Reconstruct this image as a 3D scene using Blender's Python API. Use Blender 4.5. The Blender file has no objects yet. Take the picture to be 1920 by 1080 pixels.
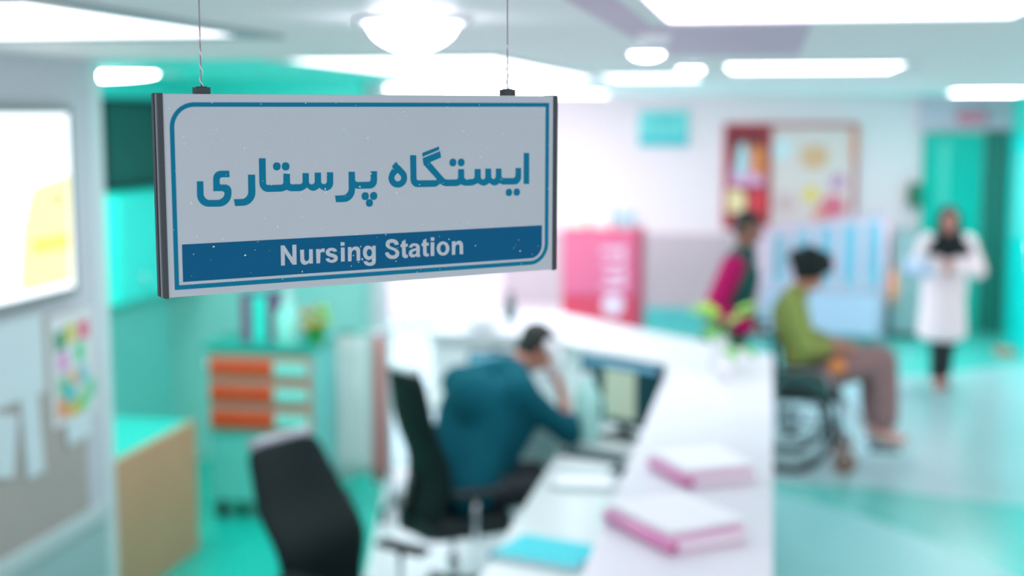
import bpy, bmesh, math, random
from mathutils import Vector, Matrix, Euler
R = math.radians
PI = math.pi
V = Vector
SC = bpy.context.scene
COL = SC.collection
random.seed(7)

# ------------------------------------------------------------------ camera, world, exposure
PSI = R(10.7945); PITCH = R(7.1527)
cam_d = bpy.data.cameras.new('camera')
cam = bpy.data.objects.new('camera', cam_d); COL.objects.link(cam)
cam.location = (0, 0, 2.45)
cam.rotation_euler = (R(90) - PITCH, 0, PSI)
cam_d.sensor_width = 36.0
cam_d.lens = 36.0 * 2550 / 1920
cam_d.clip_start = 0.05
cam_d.dof.use_dof = True
cam_d.dof.focus_distance = 1.40
cam_d.dof.aperture_fstop = 2.35
SC.camera = cam

world = bpy.data.worlds.new('world'); SC.world = world; world.use_nodes = True
wn = world.node_tree.nodes
wn['Background'].inputs['Color'].default_value = (0.96, 0.95, 1.0, 1)
wn['Background'].inputs['Strength'].default_value = 0.9
SC.view_settings.view_transform = 'Standard'
SC.view_settings.look = 'None'
SC.view_settings.gamma = 1.0
SC.view_settings.exposure = 0.33
try:
    SC.cycles.use_denoising = True
    SC.cycles.max_bounces = 10
    SC.cycles.diffuse_bounces = 5
    SC.cycles.sample_clamp_indirect = 6
except Exception:
    pass
LAMP = 11.0      # brightness of the ceiling panels

# ------------------------------------------------------------------ helpers
def lin(c):
    c /= 255.0
    return c / 12.92 if c <= 0.04045 else ((c + 0.055) / 1.055) ** 2.4
_m = {}
def mat(rgb, rough=0.6, metal=0.0, emit=0.0, var=0.0, scale=8.0, alpha=1.0, trans=0.0, coat=0.0, spec=0.5):
    key = (rgb, rough, metal, emit, var, scale, alpha, trans, coat, spec)
    if key in _m: return _m[key]
    m = bpy.data.materials.new('material_%02d' % len(_m)); m.use_nodes = True
    nt = m.node_tree; b = nt.nodes['Principled BSDF']
    col = (lin(rgb[0]), lin(rgb[1]), lin(rgb[2]), 1)
    b.inputs['Roughness'].default_value = rough
    b.inputs['Metallic'].default_value = metal
    b.inputs['Specular IOR Level'].default_value = spec
    if coat: b.inputs['Coat Weight'].default_value = coat
    if trans: b.inputs['Transmission Weight'].default_value = trans
    if emit:
        b.inputs['Emission Color'].default_value = col
        b.inputs['Emission Strength'].default_value = emit
    tc = nt.nodes.new('ShaderNodeTexCoord'); nz = nt.nodes.new('ShaderNodeTexNoise')
    nz.inputs['Scale'].default_value = scale; nz.inputs['Detail'].default_value = 3
    nt.links.new(tc.outputs['Object'], nz.inputs['Vector'])
    v = var if var else 0.03
    mx = nt.nodes.new('ShaderNodeMix'); mx.data_type = 'RGBA'
    mx.inputs[6].default_value = tuple(c * (1 - v) for c in col[:3]) + (1,)
    mx.inputs[7].default_value = tuple(min(1, c * (1 + v)) for c in col[:3]) + (1,)
    nt.links.new(nz.outputs['Fac'], mx.inputs[0])
    nt.links.new(mx.outputs[2], b.inputs['Base Color'])
    _m[key] = m
    return m

def B(): return bmesh.new()
def box(bm, x0, x1, y0, y1, z0, z1, M=None):
    vs = [V((x, y, z)) for z in (z0, z1) for y in (y0, y1) for x in (x0, x1)]
    if M: vs = [M @ v for v in vs]
    v = [bm.verts.new(p) for p in vs]
    for f in ((0, 2, 3, 1), (4, 5, 7, 6), (0, 1, 5, 4), (2, 6, 7, 3), (0, 4, 6, 2), (1, 3, 7, 5)):
        bm.faces.new([v[i] for i in f])
    return bm
def frame_of(d):
    d = V(d).normalized()
    a = V((0, 0, 1)) if abs(d.z) < 0.9 else V((1, 0, 0))
    x = a.cross(d).normalized(); y = d.cross(x)
    return x, y, d
def cyl(bm, p0, p1, r0, r1=None, n=20):
    r1 = r0 if r1 is None else r1
    p0 = V(p0); p1 = V(p1); x, y, d = frame_of(p1 - p0)
    a = [bm.verts.new(p0 + (x * math.cos(2 * PI * k / n) + y * math.sin(2 * PI * k / n)) * r0) for k in range(n)]
    b = [bm.verts.new(p1 + (x * math.cos(2 * PI * k / n) + y * math.sin(2 * PI * k / n)) * r1) for k in range(n)]
    for k in range(n): bm.faces.new((a[k], a[(k + 1) % n], b[(k + 1) % n], b[k]))
    bm.faces.new(a[::-1]); bm.faces.new(b)
    return bm
def tube(bm, pts, r, n=10, closed=False):
    pts = [V(p) for p in pts]; rings = []
    N = len(pts)
    for i, p in enumerate(pts):
        if closed: d = pts[(i + 1) % N] - pts[i - 1]
        else: d = pts[min(i + 1, N - 1)] - pts[max(i - 1, 0)]
        if i == 0: x, y, _ = frame_of(d)
        else:
            d.normalize(); x = (x - d * x.dot(d)).normalized(); y = d.cross(x)
        rr = r[i] if isinstance(r, (list, tuple)) else r
        rings.append([bm.verts.new(p + (x * math.cos(2 * PI * k / n) + y * math.sin(2 * PI * k / n)) * rr) for k in range(n)])
    for i in range(N if closed else N - 1):
        a = rings[i]; b = rings[(i + 1) % N]
        for k in range(n): bm.faces.new((a[k], a[(k + 1) % n], b[(k + 1) % n], b[k]))
    if not closed:
        bm.faces.new(rings[0][::-1]); bm.faces.new(rings[-1])
    return bm
def lathe(bm, prof, c=(0, 0, 0), n=28, axis='z'):
    c = V(c); rings = []
    def pt(r, h, a):
        if axis == 'z': return c + V((r * math.cos(a), r * math.sin(a), h))
        if axis == 'y': return c + V((r * math.cos(a), h, r * math.sin(a)))
        return c + V((h, r * math.cos(a), r * math.sin(a)))
    for r, h in prof:
        r = max(r, 1e-4)
        rings.append([bm.verts.new(pt(r, h, 2 * PI * k / n)) for k in range(n)])
    for a, b in zip(rings, rings[1:]):
        for k in range(n): bm.faces.new((a[k], a[(k + 1) % n], b[(k + 1) % n], b[k]))
    bm.faces.new(rings[0][::-1]); bm.faces.new(rings[-1])
    bmesh.ops.recalc_face_normals(bm, faces=bm.faces)
    return bm
def ell(bm, c, r, rot=None, seg=18):
    M = Matrix.Translation(V(c))
    if rot is not None: M = M @ rot.to_4x4()
    M = M @ Matrix.Diagonal((r[0], r[1], r[2], 1))
    bmesh.ops.create_uvsphere(bm, u_segments=seg, v_segments=max(8, seg * 2 // 3), radius=1, matrix=M)
    return bm
def cap(bm, p0, p1, r0, r1=None):
    r1 = r0 if r1 is None else r1
    if (V(p1) - V(p0)).length > 1e-5: cyl(bm, p0, p1, r0, r1, 16)
    ell(bm, p0, (r0,) * 3, seg=14); ell(bm, p1, (r1,) * 3, seg=14)
    return bm
def poly(bm, pts, h, M=None, z=0.0):
    """flat outline -> slab of thickness h; pts in local xy"""
    lo = [V((p[0], p[1], z)) for p in pts]; hi = [V((p[0], p[1], z + h)) for p in pts]
    if M: lo = [M @ p for p in lo]; hi = [M @ p for p in hi]
    a = [bm.verts.new(p) for p in lo]; b = [bm.verts.new(p) for p in hi]
    n = len(a)
    for k in range(n): bm.faces.new((a[k], a[(k + 1) % n], b[(k + 1) % n], b[k]))
    e = []
    for ring in (a, b):
        es = [bm.edges.get((ring[k], ring[(k + 1) % n])) for k in range(n)]
        bmesh.ops.triangle_fill(bm, edges=es, use_beauty=True)
    return bm
def fillet(pts, s=1.0, n=7):
    out = []
    N = len(pts)
    for i, p in enumerate(pts):
        c = V((p[0], p[1])); r = p[2] if len(p) > 2 else 0
        if r <= 0: out.append(c * s); continue
        a = V(pts[i - 1][:2]) - c; b = V(pts[(i + 1) % N][:2]) - c
        A = c + a.normalized() * min(r, a.length * 0.98); Bp = c + b.normalized() * min(r, b.length * 0.98)
        for k in range(n + 1):
            t = k / n
            # blend that stays close to a circular arc
            w = 0.7071
            den = (1 - t) ** 2 + 2 * w * t * (1 - t) + t * t
            out.append(((A * (1 - t) ** 2 + c * 2 * w * t * (1 - t) + Bp * t * t) / den) * s)
    return out
def rrect(x0, x1, y0, y1, r):
    r = r if isinstance(r, (list, tuple)) else (r,) * 4
    return [(x0, y0, r[0]), (x1, y0, r[1]), (x1, y1, r[2]), (x0, y1, r[3])]

def obj(name, bm, m, parent=None, smooth=False, bevel=0.0, loc=(0, 0, 0), rot=None):
    bmesh.ops.recalc_face_normals(bm, faces=bm.faces)
    me = bpy.data.meshes.new(name); bm.to_mesh(me); bm.free()
    ms = m if isinstance(m, (list, tuple)) else [m]
    for k in ms: me.materials.append(k)
    o = bpy.data.objects.new(name, me); COL.objects.link(o)
    o.location = loc
    if rot: o.rotation_euler = rot
    if parent: o.parent = parent
    if smooth:
        for p in me.polygons: p.use_smooth = True
    if bevel:
        md = o.modifiers.new('bevel', 'BEVEL'); md.width = bevel; md.segments = 3; md.limit_method = 'ANGLE'; md.angle_limit = R(35)
    return o
def blob(name, bm, m, parent=None, voxel=0.014, smooth=5):
    """overlapping lumps -> one continuous closed surface"""
    o = obj(name, bm, m, None)
    md = o.modifiers.new('r', 'REMESH'); md.mode = 'VOXEL'; md.voxel_size = voxel
    if smooth:
        s = o.modifiers.new('s', 'SMOOTH'); s.iterations = smooth; s.factor = 0.5
    bpy.context.view_layer.update()
    me = bpy.data.meshes.new_from_object(o.evaluated_get(bpy.context.evaluated_depsgraph_get()))
    o.modifiers.clear(); o.data = me
    for p in me.polygons: p.use_smooth = True
    if parent: o.parent = parent
    return o
def thing(name, label, cat, loc=(0, 0, 0), rotz=0, group=None):
    o = bpy.data.objects.new(name, None); COL.objects.link(o); o.empty_display_size = 0.1
    o.location = loc; o.rotation_euler = (0, 0, rotz)
    return tag(o, label, cat, group)
def tag(o, label, cat, group=None, kind=None):
    o['label'] = label; o['category'] = cat
    if group: o['group'] = group
    if kind: o['kind'] = kind
    return o
def struct(name, bm, m, smooth=False, bevel=0.0):
    o = obj(name, bm, m, None, smooth, bevel); o['kind'] = 'structure'; return o
def copy_tree(o, parent=None):
    c = o.copy(); COL.objects.link(c)
    if parent: c.parent = parent
    for ch in list(o.children): copy_tree(ch, c)
    return c

CEIL = 2.69
# ------------------------------------------------------------------ palette
white = mat((240, 240, 244), 0.45)
counter_white = mat((220, 219, 224), 0.35)
wall_pink = mat((246, 224, 228), 0.7)
wall_grey = mat((196, 206, 212), 0.65)
teal = mat((60, 225, 205), 0.45)
teal_pale = mat((130, 215, 205), 0.5)
black = mat((26, 38, 40), 0.55)
black_plastic = mat((22, 26, 28), 0.35)
chrome = mat((225, 222, 228), 0.12, 1.0)
skin = mat((186, 128, 108), 0.55)
skin_dark = mat((150, 100, 84), 0.55)
hair = mat((22, 26, 26), 0.6)
paper = mat((245, 245, 248), 0.6)
# ------------------------------------------------------------------ the room
b = B(); box(b, -6.0, 3.4, -0.5, 17.0, -0.1, 0.0); struct('floor', b, mat((170, 208, 210), 0.22, var=0.08, scale=0.9))
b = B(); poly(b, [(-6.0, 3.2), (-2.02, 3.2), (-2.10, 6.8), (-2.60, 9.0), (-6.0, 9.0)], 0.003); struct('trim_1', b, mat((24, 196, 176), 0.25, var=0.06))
b = B(); poly(b, [(-2.02, 3.2), (-0.95, 3.2), (-0.95, 7.6), (-1.6, 8.4), (-2.40, 8.4), (-2.40, 9.0), (-2.60, 9.0), (-2.10, 6.8)], 0.004); struct('floor_reflection', b, mat((244, 244, 248), 0.12))  # bright floor reflection painted as a white patch of floor
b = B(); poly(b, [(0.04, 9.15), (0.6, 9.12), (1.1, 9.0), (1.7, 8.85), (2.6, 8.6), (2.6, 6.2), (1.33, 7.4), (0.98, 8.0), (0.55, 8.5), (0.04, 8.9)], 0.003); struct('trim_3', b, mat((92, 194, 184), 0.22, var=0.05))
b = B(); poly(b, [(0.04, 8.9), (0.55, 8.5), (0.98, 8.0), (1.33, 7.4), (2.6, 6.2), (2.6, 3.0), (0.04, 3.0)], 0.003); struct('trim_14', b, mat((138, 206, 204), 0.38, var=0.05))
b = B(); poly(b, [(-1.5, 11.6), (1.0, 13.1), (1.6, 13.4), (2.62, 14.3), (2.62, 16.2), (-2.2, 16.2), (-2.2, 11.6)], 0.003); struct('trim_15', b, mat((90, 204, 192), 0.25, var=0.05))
b = B(); box(b, -6.0, 3.4, -0.5, 17.0, CEIL, CEIL + 0.1); struct('ceiling', b, mat((236, 236, 236), 0.5))
b = B(); box(b, -0.42, 0.09, 1.5, 5.45, CEIL - 0.004, CEIL); struct('trim_4', b, mat((206, 184, 204), 0.5))
b = B(); box(b, -4.2, -2.06, 5.42, 9.0, CEIL - 0.006, CEIL); struct('trim_5', b, mat((70, 250, 236), 0.4))
b = B(); box(b, 2.62, 2.76, 13.2, 17.0, 0, CEIL); struct('wall_right', b, mat((30, 236, 216), 0.45))

# far wall with its grey dado and teal skirting
b = B(); box(b, -6.0, 3.4, 16.2, 16.35, 0, CEIL); struct('wall_far', b, wall_pink)
b = B(); box(b, -3.2, 1.55, 16.17, 16.2, 0.2, 1.08); struct('trim_6', b, mat((204, 180, 186), 0.6, var=0.05, scale=1.5))
b = B(); box(b, -2.2, 1.55, 16.14, 16.2, 0.0, 0.2); struct('baseboard_far', b, mat((96, 196, 196), 0.5))
b = B(); box(b, 1.62, 2.62, 16.12, 16.2, 2.32, CEIL); struct('trim_7', b, mat((222, 196, 212), 0.6))

# left: grey partition near the camera, teal room behind it
b = B(); box(b, -3.0, -2.86, 1.0, 5.40, 0, CEIL); struct('wall_left', b, wall_grey)
b = B(); box(b, -3.01, -2.855, 5.40, 5.50, 0, CEIL); struct('trim_8', b, mat((205, 226, 226), 0.45), bevel=0.006)
b = B(); box(b, -2.86, -2.83, 1.0, 5.40, 0.70, 0.775); struct('trim_9', b, mat((186, 210, 208), 0.4), bevel=0.008)
b = B(); box(b, -2.86, -2.852, 1.0, 5.25, 0.775, 1.66); struct('trim_10', b, mat((168, 168, 160), 0.75, var=0.05))
b = B(); box(b, -2.86, -2.85, 1.0, 5.40, 0.10, 0.70); struct('trim_11', b, mat((160, 196, 194), 0.55))
b = B(); box(b, -4.34, -4.2, 5.0, 9.0, 0, CEIL); struct('wall_back_left', b, mat((130, 230, 222), 0.4))
b = B(); box(b, -4.34, -2.66, 9.0, 9.12, 0, CEIL); struct('wall_back', b, mat((176, 232, 226), 0.5))
b = B(); box(b, -4.2, -3.012, 5.33, 5.40, 0, CEIL); struct('wall_partition_end', b, teal)
b = B(); box(b, -2.72, -2.62, 8.96, 9.14, 0, CEIL); struct('trim_12', b, mat((222, 222, 226), 0.5), bevel=0.006)
b = B(); box(b, -4.199, -4.17, 5.42, 8.99, 2.575, CEIL); struct('trim_16', b, mat((80, 255, 244), 0.3))
b = B(); box(b, -4.17, -2.73, 8.965, 8.999, 2.52, CEIL); struct('trim_17', b, mat((80, 255, 244), 0.3))
# dark window high in the teal wall
b = B(); box(b, -4.21, -4.185, 8.05, 8.99, 2.0, 2.55); w = struct('window_1', b, mat((14, 96, 92), 0.25))
b = B()
for y in (8.05, 8.95): box(b, -4.20, -4.165, y, y + 0.04, 1.98, 2.57)
for z in (1.98, 2.53): box(b, -4.20, -4.165, 8.05, 8.99, z, z + 0.04)
obj('window_frame', b, mat((20, 60, 62), 0.5), w)

# glowing panel added out of view on the left to brighten the far corridor
b = B(); box(b, -5.95, -5.9, 9.6, 16.0, 0.9, 2.5); struct('corridor_fill', b, mat((250, 238, 252), 0.3, emit=3.1))
# doors in the far wall
b = B(); box(b, 1.68, 2.34, 16.10, 16.19, 0.0, 2.28); d1 = struct('door_1', b, mat((0, 190, 172), 0.4, spec=0.2), bevel=0.004)
b = B(); box(b, 1.86, 1.96, 16.085, 16.10, 1.45, 2.18); obj('door_window', b, mat((70, 206, 190), 0.3), d1)
b = B(); cyl(b, (1.76, 16.04, 1.05), (1.88, 16.04, 1.05), 0.012); cyl(b, (1.76, 16.04, 1.05), (1.76, 16.10, 1.05), 0.014); obj('door_handle', b, chrome, d1, True)
b = B(); box(b, 2.36, 2.6, 16.12, 16.2, 0.0, 2.3); struct('trim_13', b, mat((12, 120, 108), 0.5))
b = B(); box(b, 2.58, 2.62, 14.0, 15.75, 0.0, 2.25); d2 = struct('door_2', b, mat((10, 250, 240), 0.35), bevel=0.004)
for y in (14.5, 15.15):
    b = B(); box(b, 2.57, 2.582, y, y + 0.2, 1.2, 2.08); obj('door_window', b, mat((150, 240, 230), 0.25), d2)
b = B(); cyl(b, (2.53, 14.2, 0.95), (2.53, 14.2, 1.2), 0.012); cyl(b, (2.53, 14.2, 1.2), (2.585, 14.2, 1.2), 0.011); cyl(b, (2.53, 14.2, 0.95), (2.585, 14.2, 0.95), 0.011); obj('door_handle', b, chrome, d2, True)

# ------------------------------------------------------------------ ceiling lights
def panel_lamp(label, x0, x1, y0, y1, strength=LAMP, rgb=(250, 245, 255), rim=0.05, drop=0.010, group='ceiling panel lights', frame_rgb=(214, 226, 222)):
    cx, cy = (x0 + x1) / 2, (y0 + y1) / 2; hx, hy = (x1 - x0) / 2, (y1 - y0) / 2
    t = thing('ceiling_light', label, 'ceiling light', (cx, cy, CEIL), 0, group)
    b = B()
    for sx in (-1, 1): box(b, *sorted((sx * hx, sx * (hx - rim))), -hy, hy, -drop, -0.0005)
    for sy in (-1, 1): box(b, -hx + rim, hx - rim, *sorted((sy * hy, sy * (hy - rim))), -drop, -0.0005)
    obj('light_frame', b, mat(frame_rgb, 0.4), t, bevel=0.004)
    b = B(); box(b, -hx + rim, hx - rim, -hy + rim, hy - rim, -0.004, -0.001)
    obj('diffuser', b, mat(rgb, 0.5, emit=strength), t)
    return t
panel_lamp('large square panel light nearest the camera at the upper right', -0.31, 0.60, 2.62, 3.50, 2.6)
panel_lamp('square panel light over the grey partition at the upper left', -2.7, -1.42, 2.5, 3.88, 2.0, rim=0.09, frame_rgb=(150, 166, 170))
panel_lamp('square panel light between the round downlights and the poster wall', -0.27, 0.62, 6.15, 7.35, 5)
panel_lamp('small distant panel light in front of the green doors', 1.62, 2.36, 13.0, 14.3, 18)
panel_lamp('dim panel light just left of the round downlights, over the back counter', -1.05, -0.40, 7.7, 8.9, 2.6)
panel_lamp('long bright light trough bordering the cyan ceiling', -2.04, -1.05, 5.3, 8.7, 3.2)
panel_lamp('nearer of two far ceiling panels beyond the cyan ceiling', -3.4, -1.6, 10.0, 11.4, 8)
panel_lamp('farther of two far ceiling panels beyond the cyan ceiling', -3.4, -1.6, 13.0, 14.4, 8)
def downlight(label, x, y, r, strength, deep=0.03):
    t = thing('downlight', label, 'downlight', (x, y, CEIL), 0, 'round downlights')
    b = B(); lathe(b, [(r * 1.25, -0.0005), (r * 1.25, -0.008), (r * 1.05, -0.016), (r, -0.010), (r, -0.0005)]); obj('trim_ring', b, white, t, True)
    b = B(); ell(b, (0, 0, -0.006), (r * 0.97, r * 0.97, deep)); obj('bulb', b, mat((244, 240, 255), 0.5, emit=strength), t, True)
    return t
downlight('very bright round downlight directly above the hanging sign', -0.865, 3.25, 0.115, 20, 0.075)
downlight('left round downlight, larger in view, near the panel light', -0.45, 4.93, 0.065, 15)
downlight('right round downlight, smaller in view and farther back', -0.39, 6.55, 0.065, 15)
t = thing('smoke_detector', 'small white smoke detector on the lilac ceiling strip', 'smoke detector', (-0.335, 3.9, CEIL - 0.004))
b = B(); lathe(b, [(0.05, 0), (0.05, -0.012), (0.036, -0.03), (0.01, -0.034)]); obj('housing', b, white, t, True)
b = B(); lathe(b, [(0.012, -0.030), (0.012, -0.040), (0.004, -0.042)]); obj('sensor', b, mat((200, 200, 205), 0.4), t, True)
t = thing('wall_light', 'horizontal white tube light high on the cyan ceiling behind the partition', 'light', (-3.1, 6.6, CEIL - 0.006))
b = B(); box(b, -0.9, 0.02, -0.20, 0.20, -0.012, 0); obj('light_body', b, white, t, bevel=0.004)
b = B(); ell(b, (-0.44, 0, -0.012), (0.42, 0.17, 0.03)); obj('diffuser', b, mat((240, 250, 255), 0.5, emit=30), t, True)

# ------------------------------------------------------------------ the hanging sign
SX = V((0.73909, 0.6736, 0.00393)); SU = V((0.00494, -0.01125, 0.99992)); SN = V((0.67359, -0.73901, -0.01164))
sign = thing('hanging_sign', 'grey and blue hanging sign reading Nursing Station under a line of Persian lettering', 'sign', (-0.5835, 1.2467, 2.4727))
sign.rotation_euler = Matrix((SX, SU, SN)).transposed().to_euler()      # local x = along, y = up, z = towards the reader
face_m = mat((186, 195, 203), 0.6)
ink = mat((0, 118, 152), 0.7, spec=0.15)
ink_band = mat((0, 92, 134), 0.7, spec=0.15)
mm = 0.001
W, H = 454.4 * mm, 200.2 * mm
b = B(); box(b, 0, W, -H, 0, -0.019, 0.0); obj('sign_panel', b, face_m, sign, bevel=0.0004)
b = B()                                                                  # thin blue border: only the upper left and lower right corners are round
out = fillet(rrect(6.4, 448.3, -192.9, -8.2, (0, 24, 0, 25)), mm, 12)
inn = fillet(rrect(10.8, 443.7, -188.5, -12.5, (0, 19.5, 0, 20.5)), mm, 12)
n = len(out)
zo, zi = 0.0, 0.0003
vo = [b.verts.new((p.x, p.y, zi)) for p in out]; vi = [b.verts.new((p.x, p.y, zi)) for p in inn]
wo = [b.verts.new((p.x, p.y, zo)) for p in out]; wi = [b.verts.new((p.x, p.y, zo)) for p in inn]
for k in range(n):
    j = (k + 1) % n
    b.faces.new((vo[k], vo[j], vi[j], vi[k])); b.faces.new((wo[k], wi[k], wi[j], wo[j]))
    b.faces.new((vo[k], wo[k], wo[j], vo[j])); b.faces.new((vi[k], vi[j], wi[j], wi[k]))
obj('border_line', b, ink, sign)
b = B(); poly(b, fillet(rrect(15.0, 439.5, -185.4, -148.0, (0, 15, 0, 0)), mm, 12), 0.0003); band = obj('title_band', b, ink_band, sign)
GLY = {
  'ye': [(32.06, -85.82), (38.6, -86.01), (38.42, -104.75, 6.59), (60.27, -105.17, 7.29), (60.5, -96.49, 3.03), (48.69, -96.05), (49.02, -75.8, 7.81), (65.63, -76.2), (65.89, -82.62), (55.52, -82.46, 2.72), (55.31, -89.86, 1.81), (67.62, -89.81, 6.69), (67.03, -112.16, 12.81), (31.56, -111.11, 11.95)],
  'reh': [(85.43, -80.63), (92.81, -80.82), (92.82, -111.94, 13.62), (71.03, -111.84), (69.78, -104.91), (85.26, -105.22, 7.39)],
  'seta': [(97.38, -64.37), (104.5, -64.51), (104.38, -91.74, 2.17), (123.3, -91.81, 2.51), (123.54, -80.64), (130.54, -80.82), (130.57, -91.78, 2.21), (144.46, -91.95, 2.86), (144.68, -80.57), (151.53, -80.74), (151.44, -92.58, 3.06), (158.08, -92.47, 3.07), (158.16, -80.41), (165.15, -80.59), (165.14, -92.68, 3.09), (171.84, -92.57, 3.1), (171.85, -80.39), (178.91, -80.56), (178.86, -99.79, 8.43), (167.16, -99.23, 2.58), (163.07, -96.2), (158.48, -99.27, 2.56), (153.83, -99.12, 2.56), (149.14, -95.46), (143.92, -99.11, 3.82), (130.17, -98.85, 2.52), (126.62, -97.09), (122.69, -98.85, 2.51), (97.33, -98.64, 9.29)],
  'per': [(196.69, -80.51), (203.88, -80.68), (203.93, -91.44, 2.96), (222.34, -91.72, 2.65), (222.48, -80.51), (229.73, -80.69), (229.79, -99.01, 8.67), (206.24, -98.66, 1.97), (203.77, -97.89), (203.43, -112.32, 12.51), (181.91, -111.98), (180.67, -105.08), (196.67, -104.99, 7.21)],
  'heh': [(252.39, -71.21), (260.87, -79.41, 1.35), (264.56, -83.14, 1.02), (265.63, -87.48), (265.59, -90.42), (264.66, -93.22), (262.9, -95.64), (260.47, -97.5), (257.55, -98.63), (254.4, -98.95), (251.26, -98.44), (248.39, -97.13), (246.01, -95.15), (244.33, -92.64), (243.46, -89.81), (243.48, -86.89), (244.83, -83.28), (246.63, -80.15), (248.92, -77.67), (247.66, -75.86)],
  'heh_hole': [(254.27, -83.01), (256.53, -84.85), (258.08, -86.61), (258.63, -88.07), (258.51, -89.35), (257.95, -90.51), (257.02, -91.44), (255.81, -92.01), (254.46, -92.19), (253.12, -91.94), (251.93, -91.29), (251.02, -90.32), (250.49, -89.13), (250.39, -87.85), (251.18, -85.98), (252.62, -84.43)],
  'istga': [(269.6, -64.42), (276.95, -64.56), (277.17, -91.74, 2.39), (303.26, -92.21, 2.77), (285.79, -74.67), (284.89, -67.91), (306.38, -60.58), (307.59, -67.57), (293.83, -72.46), (312.66, -91.95, 2.79), (328.94, -92.14, 2.46), (329.12, -80.84), (336.49, -81.01), (336.77, -92.16, 2.47), (349.96, -92.19, 2.84), (350.13, -81.14), (357.76, -81.32), (357.9, -93.07, 3.21), (363.89, -92.91, 2.86), (363.89, -81.0), (371.28, -81.17), (371.6, -93.12, 3.23), (377.49, -92.95, 2.88), (377.63, -81.32), (384.78, -81.49), (384.96, -92.29, 2.9), (403.49, -92.65, 3.29), (403.6, -81.26), (410.88, -81.43), (411.12, -100.13, 8.81), (385.6, -99.51, 2.17), (382.47, -97.62), (377.81, -100.41, 2.53), (373.93, -100.3, 2.52), (368.9, -97.16), (364.28, -100.14, 2.87), (359.28, -99.99, 2.86), (353.92, -96.92), (347.82, -99.51, 3.55), (336.45, -99.37, 2.83), (332.68, -97.62), (328.16, -99.52, 2.81), (310.99, -99.13, 3.48), (306.19, -96.06), (302.12, -99.44, 3.47), (270.03, -98.98, 8.18)],
  'bar': [(284.42, -62.26), (304.93, -55.52), (305.28, -59.14), (284.76, -66.3)],
  'alef': [(414.46, -64.53), (421.62, -64.66), (421.81, -99.91), (414.54, -99.69)],
}
DOTS= [(116.47, -72.96, 4.06), (126.16, -73.18, 4.14), (215.61, -106.77, 4.17), (225.57, -106.91, 4.2), (220.45, -114.2, 4.06), (322.41, -73.39, 4.26), (332.9, -73.54, 4.21), (394.87, -108.7, 4.16), (405.29, -108.64, 4.18)]
for nm in ('ye', 'reh', 'seta', 'per', 'istga', 'bar', 'alef'):
    b = B(); poly(b, fillet(GLY[nm], mm), 0.0003); obj('persian_letter', b, ink, sign)
def holed(bm, outer, hole, h):
    rings = []
    for z in (0.0, h):
        es = []; rr = []
        for ring in (outer, hole):
            vs = [bm.verts.new((p.x, p.y, z)) for p in ring]; rr.append(vs)
            es += [bm.edges.new((vs[k], vs[(k + 1) % len(vs)])) for k in range(len(vs))]
        bmesh.ops.triangle_fill(bm, edges=es, use_beauty=True); rings.append(rr)
    for a, c in zip(*rings):
        for k in range(len(a)): bm.faces.new((a[k], a[(k + 1) % len(a)], c[(k + 1) % len(a)], c[k]))
    return bm
obj('persian_letter', holed(B(), fillet(GLY['heh'], mm), [V(p[:2]) * mm for p in GLY['heh_hole']], 0.0003), ink, sign)
for x, y, r in DOTS:
    b = B(); poly(b, [((x + r * math.copysign(abs(math.cos(a)) ** 0.86, math.cos(a))) * mm, (y + r * math.copysign(abs(math.sin(a)) ** 0.86, math.sin(a))) * mm) for a in [2 * PI * k / 28 for k in range(28)]], 0.0003)
    obj('letter_dot', b, ink, sign)
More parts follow.
